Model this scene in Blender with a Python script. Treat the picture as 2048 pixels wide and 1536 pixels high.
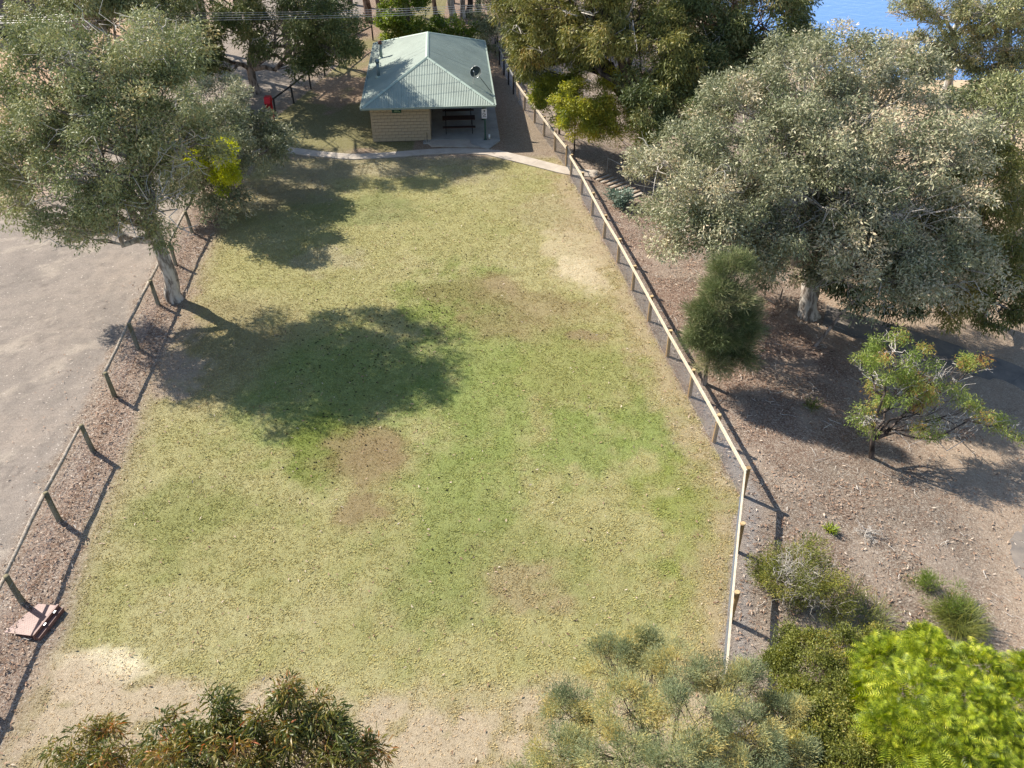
import bpy, math, random
import numpy as np
from mathutils import Vector, Matrix, Euler
random.seed(7); RNG = np.random.default_rng(11)
S = bpy.context.scene
COL = S.collection
for o in list(bpy.data.objects): bpy.data.objects.remove(o)

# ------------------------------------------------------------------ camera, sky, sun, exposure
CAMH, PITCH, FPX = 19.5, math.radians(37.8), 1657.0
cam = bpy.data.cameras.new('camera'); camo = bpy.data.objects.new('camera', cam); COL.objects.link(camo)
camo.location = (0, 0, CAMH); camo.rotation_euler = (math.pi/2-PITCH, 0, 0)
cam.sensor_width = 36; cam.lens = FPX/2048*36; cam.clip_end = 20000; cam.clip_start = .1
S.camera = camo
SUN_EL, SUN_DIR = math.radians(41), math.radians(-33)         # travel direction of the light on the ground
w = bpy.data.worlds.new('World'); S.world = w; w.use_nodes = True
nt = w.node_tree; nt.nodes.clear()
sky = nt.nodes.new('ShaderNodeTexSky'); sky.sky_type = 'NISHITA'; sky.sun_disc = False
sky.sun_elevation = SUN_EL; sky.air_density = 1.0; sky.dust_density = .6
tosun = Vector((-math.cos(SUN_DIR), -math.sin(SUN_DIR), 0))
sky.sun_rotation = math.atan2(tosun.x, tosun.y)
bg = nt.nodes.new('ShaderNodeBackground'); bg.inputs[1].default_value = .105
out = nt.nodes.new('ShaderNodeOutputWorld'); nt.links.new(sky.outputs[0], bg.inputs[0]); nt.links.new(bg.outputs[0], out.inputs[0])
sl = bpy.data.lights.new('sun', 'SUN'); sl.energy = 5.0; sl.angle = math.radians(.53); sl.color = (1, .93, .82)
so = bpy.data.objects.new('sun', sl); COL.objects.link(so)
sd = Vector((math.cos(SUN_DIR)*math.cos(SUN_EL), math.sin(SUN_DIR)*math.cos(SUN_EL), -math.sin(SUN_EL)))
so.rotation_euler = sd.to_track_quat('-Z', 'Y').to_euler(); so.location = (-30, 40, 40)
S.view_settings.view_transform = 'Standard'; S.view_settings.look = 'None'
S.view_settings.exposure = .96; S.view_settings.gamma = 1
S.render.engine = 'CYCLES'
S.cycles.max_bounces = 6; S.cycles.diffuse_bounces = 3; S.cycles.transmission_bounces = 3; S.cycles.transparent_max_bounces = 6
sP, cP = math.sin(PITCH), math.cos(PITCH)

# ------------------------------------------------------------------ small helpers
def npn(a): return np.asarray(a, dtype=np.float64)
def tag(o, label=None, cat=None, group=None, kind=None):
    if label: o['label'] = label
    if cat: o['category'] = cat
    if group: o['group'] = group
    if kind: o['kind'] = kind
    return o
def empty(name, loc=(0, 0, 0), rz=0, parent=None):
    o = bpy.data.objects.new(name, None); COL.objects.link(o); o.location = loc; o.rotation_euler = (0, 0, rz)
    o.empty_display_size = .2
    if parent: o.parent = parent
    return o
def thing(name, label, cat, loc=(0, 0, 0), rz=0, group=None): return tag(empty(name, loc, rz), label, cat, group)

class MB:
    def __init__(s): s.v = []; s.q = []; s.t = []; s.n = 0; s.ft = []; s.tt = []
    def add(s, V, Q=None, T=None, tint=None):
        V = npn(V).reshape(-1, 3); s.v.append(V)
        if Q is not None and len(Q):
            Q = np.asarray(Q, dtype=np.int64).reshape(-1, 4); s.q.append(Q+s.n)
            s.ft.append(np.full(len(Q), .5) if tint is None else np.broadcast_to(tint, (len(Q),)))
        if T is not None and len(T):
            T = np.asarray(T, dtype=np.int64).reshape(-1, 3); s.t.append(T+s.n)
            s.tt.append(np.full(len(T), .5) if tint is None else np.broadcast_to(tint, (len(T),)))
        s.n += len(V)
    def box(s, x0, y0, z0, x1, y1, z1):
        V = [(x0,y0,z0),(x1,y0,z0),(x1,y1,z0),(x0,y1,z0),(x0,y0,z1),(x1,y0,z1),(x1,y1,z1),(x0,y1,z1)]
        s.add(V, [(0,3,2,1),(4,5,6,7),(0,1,5,4),(1,2,6,5),(2,3,7,6),(3,0,4,7)])
    def bar(s, a, b, wd, ht):                       # rectangular bar between two points
        a, b = npn(a), npn(b); d = b-a; d = d/np.linalg.norm(d)
        up = np.array([0, 0, 1.]) if abs(d[2]) < .95 else np.array([0, 1., 0])
        sd_ = np.cross(d, up); sd_ /= np.linalg.norm(sd_); up = np.cross(sd_, d)
        c = [sd_*i*wd/2+up*j*ht/2 for i, j in ((-1,-1),(1,-1),(1,1),(-1,1))]
        s.add([a+k for k in c]+[b+k for k in c], [(0,1,5,4),(1,2,6,5),(2,3,7,6),(3,0,4,7),(3,2,1,0),(4,5,6,7)])
    def tube(s, P, R, k=6, cap=True, wob=0, tint=None):
        P = npn(P); n = len(P); R = np.broadcast_to(npn(R), (n,))
        T = np.gradient(P, axis=0); T /= (np.linalg.norm(T, axis=1)[:, None]+1e-9)
        ref = np.array([.31, .12, 1.]) if abs(T[0, 2]) < .8 else np.array([1., .2, .1])
        A = np.cross(T, ref); A /= (np.linalg.norm(A, axis=1)[:, None]+1e-9); B = np.cross(T, A)
        an = np.arange(k)*2*math.pi/k
        rr = R[:, None]*(1+(RNG.normal(0, wob, (n, k)) if wob else 0))
        V = P[:, None]+rr[..., None]*(np.cos(an)[None, :, None]*A[:, None]+np.sin(an)[None, :, None]*B[:, None])
        i = np.arange(n-1)[:, None]*k; j = np.arange(k)[None]; j2 = (j+1) % k
        Q = np.stack([i+j, i+j2, i+k+j2, i+k+j], -1).reshape(-1, 4)
        V = V.reshape(-1, 3)
        T3 = None
        if cap:
            V = np.vstack([V, P[0], P[-1]]); c0, c1 = n*k, n*k+1
            T3 = [(c0, (q+1) % k, q) for q in range(k)]+[(c1, (n-1)*k+q, (n-1)*k+(q+1) % k) for q in range(k)]
        s.add(V, Q, T3, tint)
    def mesh(s, name, mat, smooth=False, tint=False, loop3=True):
        me = bpy.data.meshes.new(name)
        V = np.concatenate(s.v) if s.v else np.zeros((0, 3))
        Q = np.concatenate(s.q) if s.q else np.zeros((0, 4), int); T = np.concatenate(s.t) if s.t else np.zeros((0, 3), int)
        me.vertices.add(len(V)); me.vertices.foreach_set('co', V.astype(np.float32).ravel())
        me.loops.add(Q.size+T.size); me.loops.foreach_set('vertex_index', np.concatenate([Q.ravel(), T.ravel()]).astype(np.int32))
        nq, ntr = len(Q), len(T); me.polygons.add(nq+ntr)
        me.polygons.foreach_set('loop_start', np.concatenate([np.arange(nq)*4, nq*4+np.arange(ntr)*3]).astype(np.int32))
        me.polygons.foreach_set('use_smooth', np.full(nq+ntr, smooth, dtype=bool))
        me.update(calc_edges=True)
        if tint:
            a = me.attributes.new('tint', 'FLOAT', 'FACE')
            a.data.foreach_set('value', np.concatenate((s.ft or [np.zeros(0)])+(s.tt or [])).astype(np.float32))
        if mat: me.materials.append(mat)
        return me
    def obj(s, name, mat, parent=None, smooth=False, tint=False, loc=None):
        o = bpy.data.objects.new(name, s.mesh(name, mat, smooth, tint)); COL.objects.link(o)
        if parent: o.parent = parent
        if loc is not None: o.location = loc
        return o
def inst(name, me, parent, loc, rot=(0, 0, 0), sc=(1, 1, 1)):
    o = bpy.data.objects.new(name, me); COL.objects.link(o); o.parent = parent; o.location = loc; o.rotation_euler = rot; o.scale = sc
    return o
def copy_tree(o, parent=None):
    c = o.copy(); COL.objects.link(c); c.parent = parent
    for ch in list(o.children): copy_tree(ch, c)
    return c

# ------------------------------------------------------------------ noise (numpy value noise)
_tab = RNG.random((256, 256))
def vn(x, y, s=1.0, seed=0):
    x = npn(x)*s+seed*17.3; y = npn(y)*s+seed*9.1
    xi, yi = np.floor(x).astype(int), np.floor(y).astype(int); fx, fy = x-xi, y-yi
    fx = fx*fx*(3-2*fx); fy = fy*fy*(3-2*fy)
    a = _tab[xi % 256, yi % 256]; b = _tab[(xi+1) % 256, yi % 256]; c = _tab[xi % 256, (yi+1) % 256]; d = _tab[(xi+1) % 256, (yi+1) % 256]
    return (a*(1-fx)+b*fx)*(1-fy)+(c*(1-fx)+d*fx)*fy
def fbm(x, y, s=1., seed=0, o=4):
    r = 0; a = .5; t = 0
    for i in range(o): r = r+a*vn(x, y, s*2**i, seed+i*3); t += a; a *= .55
    return r/t
def ss(a, b, x): t = np.clip((x-a)/(b-a), 0, 1); return t*t*(3-2*t)

# ------------------------------------------------------------------ terrain shape
RF = [(5.42, 11.8), (6.12, 14.32), (6.84, 16.83), (7.54, 19.19), (7.12, 21.83), (6.69, 24.4), (6.24, 26.97), (5.83, 29.52), (5.42, 32.04), (5.02, 34.53),
      (4.57, 36.98), (4.17, 39.51), (3.79, 42.04), (3.35, 44.48), (3.17, 45.81), (2.59, 48.04), (2.0, 50.44), (1.46, 52.76), (.84, 55.07), (.41, 57.02), (.1, 58.25), (-.59, 62.43)]
_ry = [5]+[p[1] for p in RF]+[90, 400]; _rx = [5.0]+[p[0] for p in RF]+[-3, -3]
def xfence(y): return np.interp(y, _ry, _rx)
LF = [(-13.6, 8.8), (-13.75, 11.8), (-13.98, 14.89), (-14.3, 18.04), (-14.52, 21.26), (-14.93, 24.31), (-15.14, 27.39), (-15.43, 30.7), (-15.8, 34.2), (-16.0, 37.4), (-16.2, 40.6)]
_ly = [0]+[p[1] for p in LF]+[47, 53.67, 56.33, 59.31, 62.2, 68, 90]; _lx = [-13.3]+[p[0] for p in LF]+[-16.4, -15.6, -14.9, -14.3, -13.8, -12.5, -12]
def xleft(y): return np.interp(y, _ly, _lx)
def TZ(x, y):
    x = npn(x); y = npn(y)
    t = x-xfence(y)-1.2
    sp = np.where(t > 8, t, np.log1p(np.exp(np.clip(t, -20, 8)*1.5))/1.5)
    z = -.13*np.minimum(sp, 16)-.04*np.clip(sp-16, 0, 8)
    # far right falls on to the lake
    fall = ss(62, 96, y)*ss(16, 42, x+(y-60)*.15)
    z = z-7*fall
    far = ss(90, 240, np.hypot(x, y)); z = z-far*ss(10, 40, x)*8
    z = z+.5*ss(60, 85, y)*(1-ss(2, 20, x))*np.clip((y-60)/20, 0, 3)
    und = (fbm(x, y, .18, 5, 3)-.5)*.5*ss(0, 3, t)
    return z+und
LAKE_Z = -8.0
def proj(p):
    x, y, z = p; Z = y*cP+(CAMH-z)*sP; Yd = -y*sP+(CAMH-z)*cP
    return (1024+FPX*x/Z, 768+FPX*Yd/Z)
def G(px, py):
    v = (py-768)/FPX; z = 0.
    for _ in range(12):
        Z = (CAMH-z)/(sP+v*cP); x, y = (px-1024)/FPX*Z, Z*(cP-v*sP); z = float(TZ(x, y))
    return np.array([x, y, z])
def P(px, py, Y):
    v = (py-768)/FPX; Z = Y/(cP-v*sP); return np.array([(px-1024)/FPX*Z, Y, CAMH-Z*(sP+v*cP)])

def PZ(px, py, z):
    v = (py-768)/FPX; Z = (CAMH-z)/(sP+v*cP); return np.array([(px-1024)/FPX*Z, Z*(cP-v*sP), z])

# ------------------------------------------------------------------ materials
def nodes(m): m.use_nodes = True; return m.node_tree
def mat(name, col, rough=.8, metal=0, var=.12, scale=6, bump=0, bscale=30, spec=.3, stretch=(1, 1, 1), col2=None, hard=False):
    m = bpy.data.materials.new(name); t = nodes(m); b = t.nodes['Principled BSDF']
    b.inputs['Roughness'].default_value = rough; b.inputs['Metallic'].default_value = metal; b.inputs['Specular IOR Level'].default_value = spec
    tc = t.nodes.new('ShaderNodeTexCoord'); mp = t.nodes.new('ShaderNodeMapping'); mp.inputs['Scale'].default_value = stretch
    t.links.new(tc.outputs['Object'], mp.inputs[0])
    n = t.nodes.new('ShaderNodeTexNoise'); n.inputs['Scale'].default_value = scale; n.inputs['Detail'].default_value = 6; n.inputs['Roughness'].default_value = .65
    t.links.new(mp.outputs[0], n.inputs[0])
    r = t.nodes.new('ShaderNodeValToRGB'); c = npn(col); c2 = npn(col2) if col2 is not None else c*(1+var)
    r.color_ramp.elements[0].color = (*np.clip(c*(1-var), 0, 1), 1); r.color_ramp.elements[1].color = (*np.clip(c2, 0, 1), 1)
    lo, hi = (.42, .58) if hard else (.3, .7)
    r.color_ramp.elements[0].position = lo; r.color_ramp.elements[1].position = hi
    t.links.new(n.outputs[0], r.inputs[0]); t.links.new(r.outputs[0], b.inputs['Base Color'])
    if bump:
        n2 = t.nodes.new('ShaderNodeTexNoise'); n2.inputs['Scale'].default_value = bscale; n2.inputs['Detail'].default_value = 5
        t.links.new(mp.outputs[0], n2.inputs[0]); bp = t.nodes.new('ShaderNodeBump'); bp.inputs['Strength'].default_value = .8; bp.inputs['Distance'].default_value = bump
        t.links.new(n2.outputs[0], bp.inputs['Height']); t.links.new(bp.outputs[0], b.inputs['Normal'])
    return m
def leafmat(name, cols, trans=.3, rough=.5, spec=.4):
    m = bpy.data.materials.new(name); t = nodes(m); b = t.nodes['Principled BSDF']
    a = t.nodes.new('ShaderNodeAttribute'); a.attribute_name = 'tint'
    r = t.nodes.new('ShaderNodeValToRGB'); cr = r.color_ramp
    for i, (p, c) in enumerate(cols):
        e = cr.elements[i] if i < 2 else cr.elements.new(p)
        e.position = p; e.color = (*c, 1)
    t.links.new(a.outputs['Fac'], r.inputs[0]); t.links.new(r.outputs[0], b.inputs['Base Color'])
    b.inputs['Roughness'].default_value = rough; b.inputs['Specular IOR Level'].default_value = spec
    tr = t.nodes.new('ShaderNodeBsdfTranslucent'); mx = t.nodes.new('ShaderNodeMixShader'); mx.inputs[0].default_value = trans
    hs = t.nodes.new('ShaderNodeHueSaturation'); hs.inputs['Saturation'].default_value = 1.15; hs.inputs['Value'].default_value = 1.3
    t.links.new(r.outputs[0], hs.inputs['Color']); t.links.new(hs.outputs[0], tr.inputs[0])
    t.links.new(b.outputs[0], mx.inputs[1]); t.links.new(tr.outputs[0], mx.inputs[2]); t.links.new(mx.outputs[0], t.nodes['Material Output'].inputs[0])
    return m
M = {}
M['gum_grey'] = leafmat('gum leaf grey green', [(0, (.035, .048, .025)), (1, (.62, .50, .33)), (.35, (.15, .17, .088)), (.6, (.285, .292, .165)), (.85, (.46, .435, .285))], .14, .5, .3)
M['gum_left'] = leafmat('gum leaf dull green', [(0, (.035, .05, .018)), (1, (.50, .40, .20)), (.35, (.14, .165, .07)), (.6, (.25, .27, .115)), (.85, (.40, .40, .21))], .16, .5, .3)
M['gum_olive'] = leafmat('gum leaf olive', [(0, (.03, .042, .01)), (1, (.42, .26, .08)), (.35, (.12, .135, .035)), (.6, (.23, .225, .06)), (.85, (.37, .31, .10))], .16, .5, .3)
M['gum_dark'] = leafmat('gum leaf dark green', [(0, (.03, .05, .02)), (1, (.30, .24, .10)), (.4, (.085, .11, .035)), (.7, (.17, .19, .065)), (.88, (.28, .27, .11))], .14, .5, .3)
M['gum_red'] = leafmat('gum leaf bronze', [(0, (.055, .075, .018)), (1, (.42, .14, .06)), (.4, (.12, .135, .03)), (.65, (.24, .19, .045)), (.85, (.34, .17, .06))], .28, .4, .5)
M['lime'] = leafmat('lime green leaf', [(0, (.04, .07, .008)), (1, (.58, .56, .06)), (.35, (.13, .19, .015)), (.75, (.36, .42, .03))], .32, .5, .35)
M['yellow'] = leafmat('yellow green leaf', [(0, (.10, .13, .01)), (1, (.66, .62, .05)), (.4, (.30, .34, .02)), (.75, (.52, .52, .03))], .38, .5, .3)
M['yellowish'] = leafmat('olive yellow sapling leaf', [(0, (.06, .09, .012)), (1, (.55, .48, .08)), (.4, (.17, .21, .035)), (.75, (.36, .37, .06))], .34, .5, .35)
M['bright'] = leafmat('fresh green leaf', [(0, (.04, .07, .012)), (1, (.32, .33, .07)), (.4, (.10, .16, .025)), (.75, (.20, .26, .045))], .32, .45, .4)
M['shrub'] = leafmat('shrub leaf olive green', [(0, (.05, .06, .012)), (1, (.42, .34, .08)), (.4, (.12, .14, .03)), (.75, (.24, .25, .05))], .28, .5, .35)
M['wattle'] = leafmat('silvery wattle leaf', [(0, (.085, .11, .06)), (1, (.60, .48, .17)), (.4, (.22, .26, .14)), (.65, (.37, .39, .20)), (.85, (.50, .44, .18))], .28, .55, .3)
M['casuarina'] = leafmat('casuarina needle', [(0, (.04, .06, .022)), (1, (.38, .34, .19)), (.45, (.12, .15, .06)), (.75, (.22, .25, .11))], .15, .6, .2)
M['pepper'] = leafmat('weeping yellow green leaf', [(0, (.07, .10, .02)), (1, (.50, .26, .09)), (.4, (.18, .25, .05)), (.75, (.34, .40, .10))], .32, .5, .3)
M['blue'] = leafmat('blue green young gum leaf', [(0, (.05, .08, .06)), (1, (.30, .36, .28)), (.5, (.14, .20, .15))], .22, .5, .4)
M['litter'] = leafmat('dry leaf litter', [(0, (.06, .035, .022)), (1, (.62, .52, .42)), (.35, (.20, .115, .075)), (.6, (.34, .22, .15)), (.85, (.46, .36, .28))], .1, .8, .15)
M['clump'] = leafmat('dark dropped clump', [(0, (.012, .009, .007)), (1, (.05, .04, .025))], 0, .95, .1)
def barkmat(name, a, b_, patches=.5, scale=5):
    m = mat(name, a, .85, 0, .25, scale, .02, 18, .15, (1, 1, .25), b_, True); return m
M['bark_pale'] = barkmat('pale gum bark', (.20, .16, .13), (.52, .47, .41))
M['bark_grey'] = barkmat('grey gum bark', (.12, .095, .08), (.34, .28, .24))
M['bark_white'] = barkmat('white gum bark', (.30, .29, .29), (.66, .63, .60))
M['bark_dark'] = barkmat('dark rough bark', (.035, .028, .024), (.13, .10, .085))
M['bark_red'] = barkmat('stringy brown bark', (.12, .07, .05), (.36, .25, .19))
M['twig'] = mat('bare grey twig', (.50, .46, .41), .8, 0, .3, 8)

# ------------------------------------------------------------------ ground colours
rfx = lambda y: xfence(y)
def gauss(x, y, c, rx, ry, rot=0):
    dx, dy = x-c[0], y-c[1]; cr, sr = math.cos(rot), math.sin(rot)
    u, v = dx*cr+dy*sr, -dx*sr+dy*cr
    return np.exp(-((u/rx)**2+(v/ry)**2))
def gp(px, py): g = G(px, py); return (g[0], g[1])
def ground_fields(x, y):
    n1 = fbm(x, y, .35, 1, 4); n2 = fbm(x, y, 1.6, 2, 4); n3 = fbm(x, y, .12, 3, 3); n4 = fbm(x, y, 5., 9, 2)
    xl, xr = xleft(y), xfence(y)
    C = np.zeros(x.shape+(3,)); lit = np.zeros(x.shape); bmp = np.ones(x.shape); spk = np.zeros(x.shape)
    def put(w_, c, l=None, b=None, s=None):
        nonlocal C, lit, bmp, spk
        w3 = w_[..., None]; C = C*(1-w3)+npn(c)*w3
        if l is not None: lit = lit*(1-w_)+l*w_
        if b is not None: bmp = bmp*(1-w_)+b*w_
        if s is not None: spk = spk*(1-w_)+s*w_
    # base: litter floor of the bush slope
    put(np.ones_like(x), (.255, .21, .165), 1., 1., .8)
    put(ss(.45, .62, n1), (.31, .26, .205))
    put(ss(.5, .7, n2)*.6, (.21, .145, .105))
    put(ss(.55, .68, fbm(x, y, 3.2, 71, 3))*.5, (.17, .115, .08))
    red = gauss(x, y, (11, 29), 7, 8)+.7*gauss(x, y, (7, 40), 5, 12)
    put(np.clip(red, 0, 1)*.75*ss(.3, .6, n1), (.23, .135, .10))
    put(ss(.57, .66, fbm(x, y, .8, 81, 4))*(x > xr)*.6, (.34, .275, .215), .35, .6, .4)
    # pale sandy earth and dry grass out right
    d = x-xr
    sand = ss(.40, .6, n1+.28*ss(10, 17, x+.25*(30-y))*(y < 45)+.25*gauss(x, y, (13.5, 16.5), 2.5, 3)-.15)
    put(sand*ss(6.5, 9, d)*.75, (.39, .295, .21), .4, .5, .35)
    dry = ss(19, 24, x+(n3-.5)*6)*ss(34, 46, y+(n1-.5)*10)
    put(dry*.95, (.50, .375, .24), .3, .5, .2)
    dryb = ss(86, 96, y+(n1-.5)*12)
    put(dryb*.8, (.46, .35, .235), .3, .5, .2)
    # beside and behind the shelter: brown earth with thin grass
    beh = (x > xl)*(x < xr)*ss(46, 49, y)
    put(beh*1., (.25, .175, .115), .55, .7, .5)
    put(ss(64, 68, y)*(x < 12)*.9, (.24, .16, .115), .9, .9, .6)
    put(beh*ss(.42, .6, n1+.25*gauss(x, y, (-11, 51), 4, 6))*(x < -6)*.8, (.16, .165, .055), .3, .8, .2)
    put(beh*ss(0, .6, x+.7)*(y < 64)*.85, (.21, .17, .12), .5, .7, .6)
    # lawn
    fr = ss(0, 1, (xr-.02-x+(n2-.5)*.4)/.35)*ss(0, 1, (x-xl-.75+(n1-.5)*1.3)/.8)
    lawn = fr*(1-ss(46.2, 47.6, y-(n2-.5)*.5-.02*x))
    put(lawn, (.335, .312, .14), 0., 1.0, .1)
    put(lawn*ss(.45, .7, n1)*.55, (.39, .352, .185))
    put(lawn*ss(.5, .75, n2)*.35, (.265, .27, .10))
    def pt(px, py, rx, ry, c, s=1, k=.55, rot=0, l=None, hard=.5):
        g = gp(px, py); wq = min(1, rx/2.6); q = gauss(x+(fbm(x, y, .55/wq, 51, 3)-.5)*3.6*wq, y+(fbm(x, y, .5/wq, 61, 3)-.5)*4.4*wq, g, rx, ry, rot)
        ww = ss(hard-.3, hard+.3, q*(.5+1.0*n2)+.25*(n4-.5))*s
        put(ww*lawn, c, l)
    grn = (.215, .262, .075)
    pt(960, 740, 2.6, 8, grn, .75, rot=.1); pt(920, 1000, 2.2, 5, grn, .6); pt(720, 760, 4.6, 4.2, (.175, .235, .065), .7)
    pt(1290, 870, 2.3, 2.2, grn, .9); pt(1150, 880, 1.6, 2., grn, .8); pt(1400, 1060, 1.6, 3.5, (.20, .24, .05), .7)
    pt(880, 600, 2.2, 3, (.18, .23, .05), .7); pt(1180, 740, 4, 3, (.20, .235, .055), .5); pt(640, 900, 1.6, 2.2, (.15, .19, .035), .8)
    pt(400, 1030, 3, 2, (.19, .215, .06), .5); pt(700, 420, 4, 2, (.16, .19, .07), .5); pt(1000, 1150, 5, 2.5, (.205, .23, .075), .5)
    pt(430, 700, 3.5, 4, (.27, .22, .12), .6)
    # dry / bare
    brn = (.235, .175, .085)
    pt(728, 928, 1.5, 1.55, brn, .8, hard=.42, l=.22); pt(755, 900, 1.0, 1.2, brn, .8, l=.25); pt(726, 1020, .85, .8, brn, .85, hard=.42, l=.25)
    pt(1060, 620, 3.2, 2.4, (.25, .185, .095), .6, l=.3); pt(950, 580, 2.4, 1.8, (.25, .185, .095), .5, l=.25); pt(1180, 672, 1.0, .5, brn, .8, l=.5)
    pt(1150, 500, 1.5, 4.0, (.43, .36, .22), .9, rot=.15); pt(1175, 548, .9, 1.8, (.52, .44, .29), .9, rot=.3); pt(1110, 440, 2.6, 2.6, (.34, .295, .165), .7)
    pt(1120, 400, 2.6, 1.6, (.36, .31, .18), .6); pt(660, 520, 1.6, 1.4, (.36, .32, .20), .7); pt(780, 330, 8, 2.6, (.30, .26, .165), .8); pt(560, 380, 3.5, 3, (.28, .24, .15), .8)
    pt(340, 750, 1.6, 1.6, (.36, .28, .21), .9, l=.3); pt(330, 640, 2, 3, (.29, .22, .15), .8, l=.5)
    pt(1050, 1175, 1.4, 1.1, (.32, .25, .15), .7); pt(200, 1340, 1.5, 1.0, (.62, .54, .37), 1.0, hard=.42)
    edge = ss(0, 1, (xr-x)/2.2+(n2-.5)*.9); put(lawn*(1-edge)*.75, (.37, .285, .18), .3)
    bot = ss(12.9, 11.6, y+(n1-.5)*2.2+(n2-.5)*1.0+.05*(x+5)); bot = bot*(x < 6)
    put(bot*.92*ss(0, .3, fr), (.405, .325, .225), .2, .8, .25)
    put(bot*ss(.55, .68, n2)*.6*ss(0, .3, fr), (.26, .23, .10))
    # litter bank below the left fence
    bank = np.exp(-((x-xl-.25)/1.1)**2)*(y < 44)
    put(bank*ss(.25, .45, n2+.2)*.9, (.315, .235, .185), 1., .9, 1.)
    put(np.exp(-((x-xl-.05)/.28)**2)*(y < 44)*.8*ss(.3, .5, n2+.1), (.12, .07, .045), 1.)  # dark line along the post bases: piled litter with shadow painted in
    # car park
    cp = ss(0, 1, (xl-.85-x+(n2-.5)*.9)/.5)
    put(cp, (.255, .218, .185), .15, .6, 1.)
    put(cp*ss(.5, .7, n1)*.6, (.30, .25, .205)); put(cp*ss(.55, .75, fbm(x, y*.4, .6, 21, 3))*.6, (.195, .17, .148)); put(cp*ss(.62, .72, fbm(x*.5+y*.5, y-x, .9, 25, 4))*.7, (.35, .30, .245)); put(cp*ss(.56, .64, fbm(x, y, 2.4, 27, 3))*.4, (.18, .158, .137)); put(cp*(np.abs(fbm(x, y*.35, .5, 29, 4)-.5) < .008)*.45, (.14, .12, .105)); put(cp*np.exp(-((np.mod(x+.012*(y-20)**2*.3, 5.2)-2.6)/.22)**2)*.35*ss(.4, .55, n1), (.215, .185, .16))
    od = ss(.35, .6, n3+.35*gauss(x, y, (-34, 48), 12, 16)+.3*gauss(x, y, (-44, 70), 16, 20)-.06)*ss(38, 44, y)*ss(-23, -27, x)
    put(cp*od*.85, (.46, .30, .195), .2, .35, .3)
    # gravel strip under the right fence
    gs = np.exp(-((x-xr-.38)/.3)**2)*(y < 46); put(gs*.8, (.27, .25, .235), .2, .7, 1.)
    C *= (.9+.2*n4[..., None])
    return np.clip(C, 0, 1), lit, bmp, spk

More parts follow.
